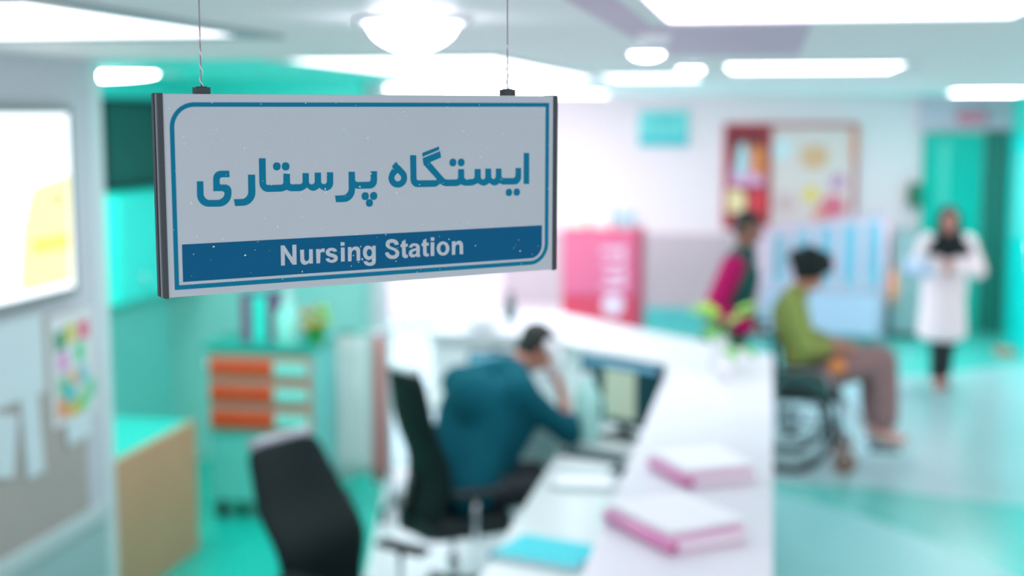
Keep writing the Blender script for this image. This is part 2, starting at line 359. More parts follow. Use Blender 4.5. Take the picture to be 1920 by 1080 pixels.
# English line, letter by letter
LATIN = [
    ([(118.76, -154.33), (122.82, -154.44), (131.46, -167.67), (131.68, -154.3), (136.07, -154.42), (136, -175.12), (131.54, -175.12), (123.11, -162.41), (123.01, -175.32), (118.77, -175.34)], None),
    ([(140.13, -159.99), (144.49, -160.06), (144.6, -172.31, 2.86), (150.06, -172.24, 3.16), (150.17, -160.04), (154.32, -160.1), (154.28, -175.11), (150.42, -175.15), (150.27, -173.59), (147.61, -176.1, 2.3), (140.29, -175.76, 4.86)], None),
    ([(158.01, -160.3), (162.08, -160.25), (162.17, -161.81), (164, -159.91, 1.16), (168.08, -159.9, 0.87), (167.64, -164.06), (163.04, -163.36, 2.02), (162.4, -175.32), (158.22, -175.34)], None),
    ([(182.14, -163.58), (178.25, -164.38), (177.18, -163.31), (175.68, -162.89), (173.86, -163.24), (173.24, -164.21), (174.13, -165.27), (177.74, -166.25), (181.05, -167.73), (182.65, -170.07), (182.48, -172.87), (180.63, -174.84), (177.58, -175.78), (174.56, -175.6), (171.55, -174.63), (169.47, -172.94), (168.61, -170.93), (172.35, -170.42), (173.11, -171.59), (174.61, -172.57), (176.72, -172.64), (178.13, -171.88), (178.27, -170.82), (176.77, -170.01), (173.46, -169.09), (170.47, -167.69), (169.06, -165.76), (169.04, -163.14), (170.28, -161.25), (172.71, -159.99), (175.43, -159.69), (178.44, -160.13), (180.84, -161.55)], None),
    ([(186.33, -160.16), (190.72, -160.23), (190.68, -175.04), (186.22, -175.17)], None),
    ([(186.12, -154.43), (190.69, -154.61), (190.63, -158.31), (186.18, -158.36)], None),
    ([(194.45, -160.21), (198.44, -160.08), (198.53, -161.95), (201.33, -159.84, 1.77), (208.67, -159.84, 4.74), (208.71, -175.37), (204.5, -175.4), (204.48, -163.4, 2.96), (198.82, -163.37, 3.54), (198.46, -175.33), (194.35, -175.37)], None),
    ([(223.03, -160.26), (227.1, -160.25), (227.08, -176.91), (226.55, -179.16), (224.97, -180.78), (222.45, -181.66), (219.32, -181.7), (215.9, -180.8), (213.74, -179.25), (212.42, -176.33), (216.77, -176.47), (218, -177.74), (219.99, -178.31), (222, -177.64), (222.65, -175.79), (222.74, -173.4), (221.28, -174.86), (218.78, -175.39), (215.98, -174.66), (213.52, -172.41), (212.14, -169.21), (212.07, -164.95), (213.36, -161.62), (215.87, -159.88), (218.67, -159.8), (221.15, -160.73), (223, -162.31)], [(222.62, -167.7), (222.55, -168.52), (222.33, -169.3), (222, -170.01), (221.55, -170.6), (221.02, -171.06), (220.42, -171.36), (219.78, -171.5), (219.13, -171.46), (218.49, -171.25), (217.9, -170.88), (217.38, -170.36), (216.95, -169.72), (216.64, -168.98), (216.45, -168.18), (216.39, -167.35), (216.47, -166.53), (216.68, -165.75), (217.01, -165.05), (217.46, -164.45), (217.99, -163.99), (218.59, -163.69), (219.23, -163.55), (219.88, -163.58), (220.52, -163.79), (221.11, -164.16), (221.63, -164.68), (222.06, -165.32), (222.37, -166.06), (222.57, -166.87)]),
    ([(254.59, -160.68), (250.12, -160.9), (249.31, -158.96), (246.65, -157.85), (244.11, -158.52), (243.33, -160.08), (244.2, -161.73), (247.23, -163.04), (251.04, -164.51), (254.08, -166.69), (255.46, -169.36), (254.66, -172.77), (252.21, -175.23), (248.37, -176.04), (243.93, -175.49), (240.46, -173.4), (238.59, -170.71), (238.3, -168.4), (242.42, -168.17), (243.35, -170.41), (246.19, -171.89), (249.05, -171.88), (250.85, -170.37), (250.68, -168.4), (248.47, -166.67), (244.67, -165.31), (241.01, -163.4), (239.14, -161.01), (239.18, -157.58), (241.1, -155.1), (244.79, -154.03), (249.23, -154.37), (252.4, -155.85), (254.17, -158.07)], None),
    ([(262.97, -155.35), (262.93, -160.08), (265.69, -160.11), (265.67, -163.28), (263.03, -163.43), (263.15, -170.66), (264.11, -172.27), (265.72, -172.13), (265.69, -175.43), (262.46, -175.94), (259.9, -174.81), (258.83, -172.43), (258.59, -163.48), (256.8, -163.5), (256.83, -160.51), (258.56, -160.43), (258.46, -157.72)], None),
    ([(267.2, -164.52), (268.38, -161.98), (270.66, -160.37), (274.54, -160.11), (278.11, -161.05), (280.17, -163.19), (280.53, -166.69), (280.3, -172.49), (281.12, -175.33), (276.7, -175.48), (276.18, -174.29), (273.45, -175.47), (269.89, -175.38), (267.51, -173.51), (266.7, -170.86), (267.69, -168.02), (270.61, -166.44), (274.17, -165.88), (276.25, -165.3), (275.49, -163.4), (273.55, -162.95), (271.6, -163.43), (271.07, -164.9)], [(276.23, -168.08), (273.5, -168.74), (271.23, -169.78), (271.02, -171.5), (272.5, -172.52), (274.77, -172.18), (276.08, -170.8)]),
    ([(288.57, -155.61), (288.67, -160.44), (291.49, -160.41), (291.6, -163.62), (288.72, -163.7), (288.8, -170.64), (289.77, -172.74), (291.55, -172.25), (291.59, -175.35), (288.44, -175.75), (285.5, -174.53), (284.54, -172.44), (284.4, -163.7), (282.64, -163.73), (282.53, -160.58), (284.29, -160.5), (284.31, -157.6)], None),
    ([(293.92, -160.13), (298.52, -160.25), (298.31, -175.38), (293.83, -175.42)], None),
    ([(294.15, -154.72), (298.56, -154.83), (298.4, -158.61), (294.13, -158.51)], None),
    ([(317.4, -168.23), (317.27, -169.6), (316.9, -170.92), (316.31, -172.14), (315.5, -173.23), (314.51, -174.15), (313.36, -174.88), (312.1, -175.4), (310.75, -175.68), (309.36, -175.72), (307.98, -175.52), (306.64, -175.09), (305.39, -174.43), (304.26, -173.58), (303.28, -172.55), (302.49, -171.37), (301.92, -170.09), (301.57, -168.74), (301.45, -167.36), (301.58, -166), (301.95, -164.69), (302.54, -163.47), (303.34, -162.39), (304.32, -161.46), (305.46, -160.73), (306.72, -160.22), (308.06, -159.93), (309.44, -159.88), (310.82, -160.07), (312.16, -160.5), (313.42, -161.15), (314.56, -162), (315.54, -163.03), (316.34, -164.2), (316.92, -165.49), (317.28, -166.84)], [(312.99, -167.99), (312.91, -168.96), (312.67, -169.88), (312.29, -170.71), (311.79, -171.42), (311.18, -171.96), (310.49, -172.32), (309.76, -172.49), (309, -172.44), (308.27, -172.2), (307.59, -171.76), (306.99, -171.15), (306.49, -170.39), (306.12, -169.52), (305.89, -168.58), (305.82, -167.6), (305.9, -166.63), (306.14, -165.71), (306.52, -164.88), (307.02, -164.18), (307.63, -163.64), (308.32, -163.27), (309.05, -163.11), (309.8, -163.15), (310.53, -163.39), (311.22, -163.83), (311.82, -164.44), (312.32, -165.19), (312.69, -166.06), (312.92, -167.01)]),
    ([(320.63, -160.52), (324.99, -160.39), (324.98, -162.33), (328.01, -160.13, 1.89), (334.69, -160.17, 5.07), (334.92, -175.46), (330.46, -175.44), (330.36, -163.79, 3.16), (324.98, -164.1, 3.79), (324.8, -175.48), (320.58, -175.65)], None),
]

for k, (op, hp) in enumerate(LATIN):
    M = Matrix.Translation((0, 0, 0.00032))
    b = B()
    if hp: holed(b, fillet(op, mm), [V(p[:2]) * mm for p in hp], 0.0002)
    else: poly(b, fillet(op, mm), 0.0002)
    bmesh.ops.translate(b, vec=(0, 0, 0.00032), verts=b.verts)
    obj('letter_dot' if k in (5, 13) else 'letter', b, face_m, band)
# dark end caps: lip on the front, ribbed side
for s, x in ((-1, 0.0), (1, W)):
    b = B()
    box(b, *sorted((x, x + s * 0.0038)), -H - 0.0008, 0.0008, -0.0195, 0.0012)
    box(b, *sorted((x + s * 0.0038, x + s * 0.0052)), -H, 0.0, -0.0195, -0.0125)
    box(b, *sorted((x + s * 0.0038, x + s * 0.0052)), -H, 0.0, -0.0035, 0.0012)
    obj('end_cap', b, mat((48, 58, 64), 0.45), sign)
    b = B(); box(b, *sorted((x + s * 0.0036, x + s * 0.0043)), -H, 0.0, -0.0115, -0.0050); obj('end_strip', b, mat((170, 165, 170), 0.3, 0.6), sign)
for x in (0.0423, 0.3978):
    b = B(); box(b, x - 0.0075, x + 0.0075, 0, 0.0066, -0.014, -0.003); box(b, x - 0.005, x + 0.005, 0.0066, 0.0074, -0.012, -0.005); cl = obj('wire_clamp', b, mat((52, 62, 66), 0.5), sign, bevel=0.0005)
    b = B(); M = sign.rotation_euler.to_matrix(); top = M.transposed() @ V((0, 0, 1))
    p0 = V((x, 0.0066, -0.0085)); hgt = CEIL - (sign.location + M @ p0).z - 0.0005
    tube(b, [p0 + top * hgt * k / 20 for k in range(21)], 0.00075, 8); obj('wire', b, mat((150, 135, 145), 0.35, 0.7), cl, True)
    b = B()
    tube(b, [p0 + top * 0.05 * k / 24 + V((0.0013 * math.cos(k * 0.9), 0, 0.0013 * math.sin(k * 0.9))) * (1.25 - k / 30) for k in range(25)], 0.0006, 6)
    obj('wire_end', b, mat((230, 225, 240), 0.4), cl, True)
# dust specks on the face
b = B(); rnd = random.Random(3)
for k in range(230):
    x = rnd.uniform(4, 450) * mm; y = rnd.uniform(-198, -3) * mm; r = rnd.choice((0.25, 0.3, 0.35, 0.4, 0.55, 0.8)) * mm; a = rnd.uniform(0, PI); e = rnd.uniform(1, 1.9)
    poly(b, [(x + r * (e * math.cos(q) * math.cos(a) - math.sin(q) * math.sin(a)), y + r * (e * math.cos(q) * math.sin(a) + math.sin(q) * math.cos(a))) for q in [k2 * PI / 3 for k2 in range(6)]], 0.00015, z=0.0004)
o = obj('dust_speck', b, mat((214, 228, 236), 0.8), sign); o['kind'] = 'stuff'

# ------------------------------------------------------------------ nursing counter
ct = thing('nursing_counter', 'white angled nursing counter with a raised ledge running beside the desk', 'counter', (0, 0, 0))
ledge = [(0.03, 2.6), (0.03, 7.83), (-1.40, 9.25), (-2.12, 9.25), (-2.12, 8.25), (-1.45, 8.25), (-0.53, 7.40), (-0.53, 2.6)]
b = B(); poly(b, ledge, 0.035, z=1.065); obj('ledge', b, counter_white, ct, bevel=0.006)
b = B(); poly(b, [(0.0, 2.6), (0.0, 7.80), (-1.42, 9.20), (-2.1, 9.20), (-2.1, 9.12), (-1.46, 9.12), (-0.08, 7.76), (-0.08, 2.6)], 1.064, z=0.0); obj('front_panel', b, counter_white, ct)
b = B(); poly(b, [(-0.46, 2.6), (-0.46, 7.43), (-1.41, 8.32), (-2.1, 8.32), (-2.1, 8.36), (-1.39, 8.36), (-0.42, 7.44), (-0.42, 2.6)], 0.314, z=0.75); obj('screen_panel', b, white, ct)
b = B(); poly(b, [(-0.08, 2.6), (-0.08, 7.76), (-1.46, 9.12), (-2.1, 9.12), (-2.1, 7.70), (-1.30, 7.70), (-1.04, 7.40), (-1.04, 2.6)], 0.03, z=0.72); obj('desk_top', b, mat((206, 216, 214), 0.35), ct, bevel=0.005)
for y in (2.7, 5.9):
    b = B(); box(b, -1.0, -0.08, y, y + 0.03, 0, 0.719); obj('support_panel', b, white, ct)
b = B(); box(b, -0.98, -0.5, 5.935, 6.33, 0.08, 0.717); pd = obj('drawer_unit', b, white, ct, bevel=0.004)
for k in range(3):
    b = B(); cyl(b, (-0.985, 6.05, 0.62 - k * 0.2), (-0.985, 6.2, 0.62 - k * 0.2), 0.006); obj('drawer_handle', b, chrome, pd, True)

# things on the ledge
def binder(label, cx, cy, rot, lx, ly, stack=0.018):
    t = thing('ring_binder', label, 'binder', (cx, cy, 1.1002), rot, 'pink binders on the ledge')
    pk = mat((232, 150, 196), 0.45)
    b = B(); box(b, -lx / 2, lx / 2, -ly / 2, ly / 2, 0, 0.003); box(b, -lx / 2, lx / 2, -ly / 2, ly / 2, 0.038, 0.041)
    obj('cover', b, mat((240, 176, 212), 0.45), t, bevel=0.001)
    b = B(); cyl(b, (-lx / 2, -ly / 2, 0.0205), (lx / 2, -ly / 2, 0.0205), 0.0205, n=18); obj('spine', b, pk, t, True)
    b = B(); box(b, -lx / 2 + 0.008, lx / 2 - 0.008, -ly / 2 + 0.022, ly / 2 - 0.006, 0.004, 0.037); obj('page_block', b, paper, t)
    b = B(); cyl(b, (lx / 2 - 0.001, -ly / 2, 0.0205), (lx / 2 + 0.0015, -ly / 2, 0.0205), 0.009); obj('finger_ring', b, mat((170, 40, 100), 0.4), t)
    s = thing('paper_stack', '', 'papers', (cx, cy, 1.1415), rot)
    return t, s
def papers(t, label, lx, ly, n=9):
    t['label'] = label; t['group'] = 'white paper stacks on the binders'
    rn = random.Random(lx * 100)
    b = B()
    for k in range(n):
        a = rn.uniform(-0.03, 0.03); box(b, -lx / 2, lx / 2, -ly / 2, ly / 2, k * 0.002, k * 0.002 + 0.0018, Matrix.Translation((rn.uniform(-.004, .004), rn.uniform(-.004, .004), 0)) @ Matrix.Rotation(a, 4, 'Z'))
    obj('sheet', b, paper, t)
t, s = binder('pink ring binder nearest the camera on the white ledge', -0.285, 4.36, R(-52), 0.40, 0.28)
papers(s, 'white paper stack on the pink binder nearest the camera', 0.37, 0.30)
s.location = V(s.location) + V((0.0, 0.035, 0))
t, s = binder('pink ring binder farther along the white ledge', -0.235, 5.10, R(-60), 0.33, 0.27)
papers(s, 'white paper stack on the farther pink binder', 0.31, 0.28)
s.location = V(s.location) + V((0.0, 0.03, 0))

t = thing('potted_plant', 'small green leafy plant in a white vase at the corner of the ledge', 'plant', (-0.255, 7.28, 1.1002))
b = B(); lathe(b, [(0.05, 0), (0.062, 0.02), (0.055, 0.12), (0.042, 0.17), (0.05, 0.185), (0.044, 0.185), (0.036, 0.168), (0.03, 0.1)]); obj('vase', b, mat((236, 236, 240), 0.15), t, True)
rn = random.Random(12)
leafm = mat((158, 214, 70), 0.5); leafm2 = mat((110, 190, 90), 0.5)
for k in range(15):
    a = rn.uniform(0, 2 * PI) if k > 6 else R(rn.uniform(110, 200)); h = rn.uniform(0.03, 0.14); d = rn.uniform(0.05, 0.15)
    if k in (3, 5): a = R(-30); h = 0.12
    if k in (13, 14): a = R(-70 + 30 * (k - 13)); h = -0.03; d = 0.17
    p0 = V((0, 0, 0.16)); p2 = V((math.cos(a) * d, math.sin(a) * d, 0.18 + h)); p1 = (p0 + p2) / 2 + V((0, 0, 0.03))
    b = B(); tube(b, [p0, p1, p2], 0.0025, 6); st = obj('stem', b, leafm2, t, True)
    b = B(); ln = 0.085
    x = (p2 - p1).normalized(); y = x.cross(V((0, 0, 1))).normalized(); z = x.cross(y)
    rows = []
    for i in range(7):
        u = i / 6; w = 0.034 * math.sin(PI * min(1, u * 0.93 + 0.03)) ** 0.8
        rows.append([b.verts.new(p2 + x * ln * u + y * w * s + z * (0.012 * u * u * 2 - 0.008 * abs(s))) for s in (-1, 0, 1)])
    for i in range(6):
        for j in range(2): b.faces.new((rows[i][j], rows[i][j + 1], rows[i + 1][j + 1], rows[i + 1][j]))
    lf = obj('leaf', b, leafm if k < 12 else leafm2, t, True); sd = lf.modifiers.new('th', 'SOLIDIFY'); sd.thickness = 0.0012
t = thing('paper_cup', 'small white paper cup on the ledge just in front of the plant', 'cup', (-0.22, 6.90, 1.1002))
b = B(); lathe(b, [(0.026, 0), (0.037, 0.095), (0.040, 0.097), (0.040, 0.101), (0.034, 0.099), (0.024, 0.006)]); obj('cup_body', b, mat((246, 246, 250), 0.3), t, True)
b = B(); lathe(b, [(0.031, 0.06), (0.0318, 0.075)]); obj('drink', b, mat((226, 236, 232), 0.1), t, True)

# things on the desk
t = thing('file_folder', 'bright cyan plastic folder lying on the desk', 'folder', (-0.815, 5.08, 0.7505), R(-18))
cy_m = mat((0, 206, 216), 0.5, spec=0.25)
b = B(); box(b, -0.19, 0.17, -0.14, 0.14, 0, 0.0025); box(b, -0.19, 0.17, -0.14, 0.14, 0.020, 0.0225); obj('cover', b, cy_m, t, bevel=0.001)
b = B(); cyl(b, (-0.19, -0.14, 0.01125), (-0.19, 0.14, 0.01125), 0.01125, n=16); obj('spine', b, mat((10, 160, 196), 0.4), t, True)
b = B(); box(b, -0.18, 0.165, -0.135, 0.135, 0.003, 0.0195); obj('page_block', b, paper, t)
def monitor(label, loc, rz, w=0.5, h=0.31, scr=(20, 52, 58), zb=0.13):
    t = thing('computer_monitor', label, 'monitor', loc, rz, 'computer monitors')
    b = B(); box(b, -w / 2, w / 2, -0.02, 0.02, zb, zb + h); obj('monitor_housing', b, mat((24, 40, 46), 0.4), t, bevel=0.006)
    b = B(); box(b, -w / 2 + 0.014, w / 2 - 0.014, -0.0225, -0.0203, zb + .015, zb - 0.015 + h); s = obj('screen', b, mat(scr, 0.25, emit=0.5), t)
    b = B(); box(b, -0.10, 0.11, -0.0235, -0.0226, zb + .04, zb - 0.06 + h); obj('window_image', b, mat((170, 184, 164), 0.4, emit=0.3), s)
    b = B(); box(b, -w / 2 + 0.014, w / 2 - 0.014, -0.0235, -0.0226, zb - .05 + h, zb - 0.015 + h); obj('menu_bar', b, mat((96, 150, 176), 0.4, emit=0.5), s)
    b = B(); box(b, -0.025, 0.025, 0.0205, 0.045, 0.012, 0.30); obj('stand', b, black_plastic, t, bevel=0.004)
    b = B(); box(b, -0.12, 0.12, -0.07, 0.11, 0, 0.012); obj('stand_base', b, black_plastic, t, bevel=0.004)
    return t
monitor('dark computer monitor on the desk facing the person on the phone', (-0.76, 7.10, 0.7505), R(-32), 0.54, 0.36, (20, 52, 58), 0.07)
monitor('computer monitor behind the seated person on the back counter desk', (-1.63, 7.98, 0.7505), R(8), 0.32, 0.20, (120, 190, 205), 0.09)
t = thing('keyboard', 'dark keyboard below the monitor on the desk', 'keyboard', (-0.82, 6.66, 0.7505), R(-20))
b = B(); box(b, -0.2, 0.2, -0.07, 0.07, 0, 0.018); obj('keyboard_body', b, mat((40, 62, 66), 0.5), t, bevel=0.003)
for r_ in range(4):
    b = B(); 
    for c_ in range(14): box(b, -0.19 + c_ * 0.0272, -0.168 + c_ * 0.0272, -0.058 + r_ * 0.03, -0.034 + r_ * 0.03, 0.0182, 0.024)
    obj('key_row', b, mat((70, 96, 98), 0.5), t)
t = thing('desk_telephone', 'dark grey desk telephone without its receiver beside the monitor', 'telephone', (-0.63, 6.38, 0.7505), R(-10))
b = B(); poly(b, [(-0.09, 0), (0.09, 0), (0.09, 0.075), (-0.09, 0.03)], 0.16, Matrix.Translation((0, 0.08, 0)) @ Matrix.Rotation(R(90), 4, 'X')); obj('phone_body', b, mat((60, 84, 88), 0.5), t, bevel=0.006)
b = B()
for i in range(3):
    for j in range(4): box(b, -0.03 + i * 0.028, -0.01 + i * 0.028, -0.06 + j * 0.028, -0.042 + j * 0.028, 0.05, 0.07)
obj('keypad', b, mat((210, 215, 218), 0.5), t)
t = thing('plastic_jug', 'pale mint plastic jug on the desk between the seated person and the monitor', 'jug', (-0.93, 6.99, 0.7505))
b = B(); lathe(b, [(0.055, 0), (0.068, 0.02), (0.072, 0.15), (0.068, 0.24), (0.045, 0.30), (0.03, 0.33)]); obj('jug_body', b, mat((176, 230, 222), 0.3), t, True)
b = B(); lathe(b, [(0.033, 0.33), (0.033, 0.36), (0.028, 0.365)]); obj('lid', b, mat((210, 240, 238), 0.4), t, True)
b = B(); tube(b, [(0.066, -0.02, 0.24), (0.10, -0.03, 0.23), (0.11, -0.03, 0.14), (0.068, -0.02, 0.08)], 0.009, 8); obj('handle', b, mat((176, 230, 222), 0.3), t, True)
t = thing('letter_tray', 'shallow white tray with a sheet of paper on the desk', 'tray', (-0.83, 6.13, 0.7505), R(4))
b = B(); box(b, -0.15, 0.15, -0.11, 0.11, 0, 0.004)
for s in (-1, 1): box(b, *sorted((s * 0.15, s * 0.146)), -0.11, 0.11, 0, 0.03); box(b, -0.15, 0.15, *sorted((s * 0.11, s * 0.106)), 0, 0.03)
obj('tray_body', b, mat((214, 228, 228), 0.4), t)
b = B(); box(b, -0.135, 0.135, -0.098, 0.098, 0.0045, 0.012); obj('sheet', b, paper, t)
t = tag(obj('note_block', box(B(), -0.03, 0.03, -0.03, 0.03, 0, 0.045), mat((226, 90, 140), 0.6), None, bevel=0.002, loc=(-0.61, 6.05, 0.7505)), 'small bright pink note block beside the tray', 'note block')
t = tag(obj('highlight_bowl', lathe(B(), [(0.05, 0), (0.06, 0.008), (0.13, 0.05), (0.145, 0.075), (0.138, 0.075), (0.12, 0.05), (0.05, 0.014)]), mat((250, 250, 252), 0.08), None, True, loc=(-1.80, 8.45, 1.1002)), 'white bowl added in place of a blurred highlight on the back run of the counter', 'bowl')  # white dish added to stand for a blurred glossy highlight
t = thing('dark_bottle', 'small dark bottle on the back run of the counter', 'bottle', (-1.71, 8.90, 1.1002))
b = B(); lathe(b, [(0.035, 0), (0.04, 0.01), (0.04, 0.10), (0.018, 0.14), (0.018, 0.16)]); obj('bottle_body', b, mat((60, 96, 96), 0.3), t, True)
b = B(); lathe(b, [(0.021, 0.16), (0.021, 0.185), (0.018, 0.188)]); obj('cap', b, black, t, True)
# ------------------------------------------------------------------ left: screen, papers, desk, cart
t = thing('wall_screen', 'large bright wall screen with white and yellow picture on the grey partition', 'screen', (-2.86, 4.62, 1.72))
b = B(); box(b, 0.0, 0.035, -0.60, 0.55, 0.0, 0.78); obj('screen_housing', b, mat((150, 168, 170), 0.4), t, bevel=0.006)
b = B(); box(b, 0.035, 0.041, -0.60, 0.55, 0.745, 0.78); box(b, 0.035, 0.041, 0.525, 0.55, 0, 0.745); box(b, 0.035, 0.041, -0.60, 0.525, 0, 0.035); obj('bezel', b, mat((120, 142, 140), 0.4), t)
b = B(); box(b, 0.0355, 0.0375, -0.58, 0.524, 0.036, 0.744); sc = obj('screen_picture', b, mat((244, 246, 250), 0.3, emit=0.95), t)
def yz(pts, x, h, m, nm, par):      # flat shape on the partition: pts are (y, z)
    b = B(); M = Matrix(((0, 0, 1, x), (1, 0, 0, 0), (0, 1, 0, 0), (0, 0, 0, 1)))
    poly(b, [(p[0], p[1]) for p in fillet(pts)], h, M); return obj(nm, b, m, par)
yz([(0.10, 0.06, .03), (0.50, 0.06), (0.515, 0.50), (0.22, 0.46, .04), (0.14, 0.30, .05)], 0.0376, 0.0006, mat((238, 226, 156), 0.4, emit=0.62), 'yellow_area', sc)
yz([(0.21, 0.20), (0.50, 0.20), (0.50, 0.26), (0.21, 0.26)], 0.0383, 0.0004, mat((232, 196, 90), 0.4, emit=0.8), 'orange_bar', sc)
b = B(); lathe(b, [(0.022, 0.0383), (0.022, 0.0388)], (0, 0.42, 0.40), 16, 'x'); obj('red_spot', b, mat((216, 60, 100), 0.4, emit=0.8), sc)
t = thing('paper_sheet', 'white notice with colourful sticky squares on the grey partition', 'notice', (-2.852, 5.15, 1.19))
b = B(); box(b, 0, 0.0015, -0.17, 0.19, 0.0, 0.46); obj('sheet', b, mat((216, 228, 228), 0.6), t)
stk = [(-.13, .34, (30, 150, 110)), (-.04, .36, (205, 205, 90)), (.07, .36, (220, 90, 120)), (-.11, .25, (214, 160, 206)), (.03, .27, (90, 214, 160)), (-.12, .15, (120, 200, 160)), (-.03, .16, (226, 190, 150)), (.05, .17, (120, 200, 210)), (-.125, .06, (225, 150, 90)), (-.03, .05, (210, 190, 60)), (.05, .06, (110, 210, 150)), (-.06, .11, (60, 200, 205)), (.11, .10, (120, 214, 170))]
for k, (y, z, c) in enumerate(stk):
    b = B(); box(b, 0.0016 + k * 0.0002, 0.0024 + k * 0.0002, y - 0.005, y + 0.075, z - 0.03, z + 0.05); obj('sticky_note', b, mat(c, 0.6), t)
for k, (y, z, w_, h_, lb, tilt) in enumerate([(4.66, 1.36, 0.52, 0.32, 'wide pale blue sheet pinned left of the colourful notice', 0), (4.82, 1.04, 0.13, 0.33, 'long white paper strip hanging below the wide pale sheet', 3), (4.55, 1.1, 0.22, 0.24, 'slanted white paper at the left edge below the wide pale sheet', -14), (5.18, 1.10, 0.2, 0.11, 'small pale paper scrap just under the colourful notice', 5)]):
    b = B(); n = 8
    for i in range(n):
        z0 = h_ * i / n; z1 = h_ * (i + 1) / n; c0 = 0.004 * (1 - i / n) ** 2
        box(b, 0.001 + c0 + 0.0002 * k, 0.0022 + c0 + 0.0002 * k, -w_ / 2, w_ / 2, z0, z1)
    o = tag(obj('paper_sheet', b, mat((205, 228, 230), 0.6), None, loc=(-2.852 + 0.0035, y, z), rot=(R(tilt), 0, 0)), lb, 'paper', 'papers pinned to the partition')
t = thing('side_desk', 'wooden sided desk with a teal top behind the partition', 'desk', (-3.69, 6.50, 0))
wood = mat((206, 158, 122), 0.5, var=0.08, scale=3)
b = B(); box(b, 0.485, 0.515, -0.6, 0.58, 0, 0.75); obj('side_panel', b, wood, t, bevel=0.003)
b = B(); box(b, -0.5, -0.47, -0.6, 0.58, 0, 0.75); obj('side_panel', b, wood, t, bevel=0.003)
b = B(); box(b, -0.47, 0.485, 0.55, 0.58, 0, 0.72); obj('back_panel', b, wood, t)
b = B(); box(b, -0.47, 0.485, -0.6, 0.58, 0.722, 0.748); obj('desk_top', b, mat((60, 205, 190), 0.35), t, bevel=0.002)

t = thing('wall_cabinet', 'bright cyan wall cabinet under the dark high window', 'cabinet', (-4.2, 8.3, 1.28))
b = B(); box(b, 0.0, 0.26, -0.62, 0.68, 0.0, 0.70); obj('cabinet_body', b, mat((50, 246, 230), 0.35), t, bevel=0.03)
for y0 in (-0.60, 0.04):
    b = B(); box(b, 0.261, 0.28, y0, y0 + 0.62, 0.03, 0.67); dr = obj('door', b, mat((60, 250, 236), 0.35), t, bevel=0.01)
    b = B(); cyl(b, (0.295, y0 + 0.31, 0.08), (0.295, y0 + 0.31, 0.20), 0.006); cyl(b, (0.279, y0 + 0.31, 0.09), (0.295, y0 + 0.31, 0.09), 0.005); cyl(b, (0.279, y0 + 0.31, 0.19), (0.295, y0 + 0.31, 0.19), 0.005); obj('handle', b, chrome, dr, True)
cart = thing('medical_cart', 'teal medical cart with three orange drawers and pale label plates', 'cart', (-2.97, 7.83, 0))
tb = mat((110, 214, 204), 0.45); org = mat((240, 78, 30), 0.5); sal = mat((214, 140, 122), 0.5)
b = B(); box(b, -0.36, 0.31, -0.20, 0.20, 0.12, 1.06); obj('cart_body', b, tb, cart, bevel=0.012)
b = B(); box(b, -0.39, 0.33, -0.23, 0.23, 1.061, 1.095); obj('cart_top', b, mat((40, 170, 156), 0.4), cart, bevel=0.01)
for k in range(3):
    z = 0.57 + k * 0.157
    b = B(); box(b, -0.345, 0.30, -0.225, -0.201, z, z + 0.145); dr = obj('drawer', b, sal, cart, bevel=0.004)
    b = B(); box(b, -0.34, 0.06, -0.238, -0.225, z + 0.03, z + 0.115); obj('drawer_front', b, org, dr, bevel=0.004)
    b = B(); box(b, 0.07, 0.28, -0.234, -0.225, z + 0.03, z + 0.115); obj('label_plate', b, mat((150, 236, 226), 0.4), dr, bevel=0.003)
for x in (-0.31, 0.26):
    for y in (-0.15, 0.15):
        b = B(); cyl(b, (x - 0.018, y, 0.05), (x + 0.018, y, 0.05), 0.05, n=20); box(b, x - 0.024, x + 0.024, y - 0.02, y + 0.02, 0.06, 0.12); obj('caster', b, black_plastic, cart, True)
b = B(); tube(b, [(-0.358, -0.15, 0.95), (-0.42, -0.15, 0.95), (-0.42, 0.15, 0.95), (-0.358, 0.15, 0.95)], 0.012, 8); obj('push_handle', b, chrome, cart, True)
t = thing('carton', 'dark pink striped carton with a teal front on the medical cart', 'box', (-3.02, 7.76, 1.0952))
b = B(); box(b, -0.12, 0.12, -0.06, 0.08, 0, 0.30); obj('carton_body', b, mat((96, 84, 120), 0.5), t, bevel=0.004)
b = B(); box(b, -0.045, 0.045, -0.064, -0.06, 0.01, 0.29); obj('carton_label', b, mat((60, 232, 214), 0.4), t)
for s in (-1, 1):
    for i in range(5):
        b = B(); box(b, *sorted((s * 0.065, s * 0.105)), -0.063, -0.06, 0.02 + i * 0.055, 0.05 + i * 0.055); obj('pink_stripe', b, mat((190, 70, 120), 0.5), t)
t = thing('pump_bottle', 'pale mint pump bottle beside the striped carton on the cart', 'bottle', (-2.845, 7.70, 1.0952))
b = B(); lathe(b, [(0.065, 0), (0.07, 0.01), (0.07, 0.18), (0.03, 0.24), (0.028, 0.26)]); obj('bottle_body', b, mat((160, 240, 226), 0.3), t, True)
b = B(); lathe(b, [(0.03, 0.26), (0.03, 0.29), (0.008, 0.295), (0.008, 0.33)]); tube(b, [(0, 0, 0.325), (0.03, -0.03, 0.328), (0.045, -0.045, 0.315)], 0.007, 8); obj('pump', b, mat((215, 245, 240), 0.4), t, True)
t = thing('flower_pot', 'small pot of green leaves and orange blossoms on the right of the cart', 'flower pot', (-2.685, 7.75, 1.0952))
b = B(); lathe(b, [(0.045, 0), (0.06, 0.10), (0.064, 0.10), (0.056, 0.095), (0.042, 0.01)]); obj('pot', b, mat((70, 190, 90), 0.5), t, True)
rn = random.Random(5)
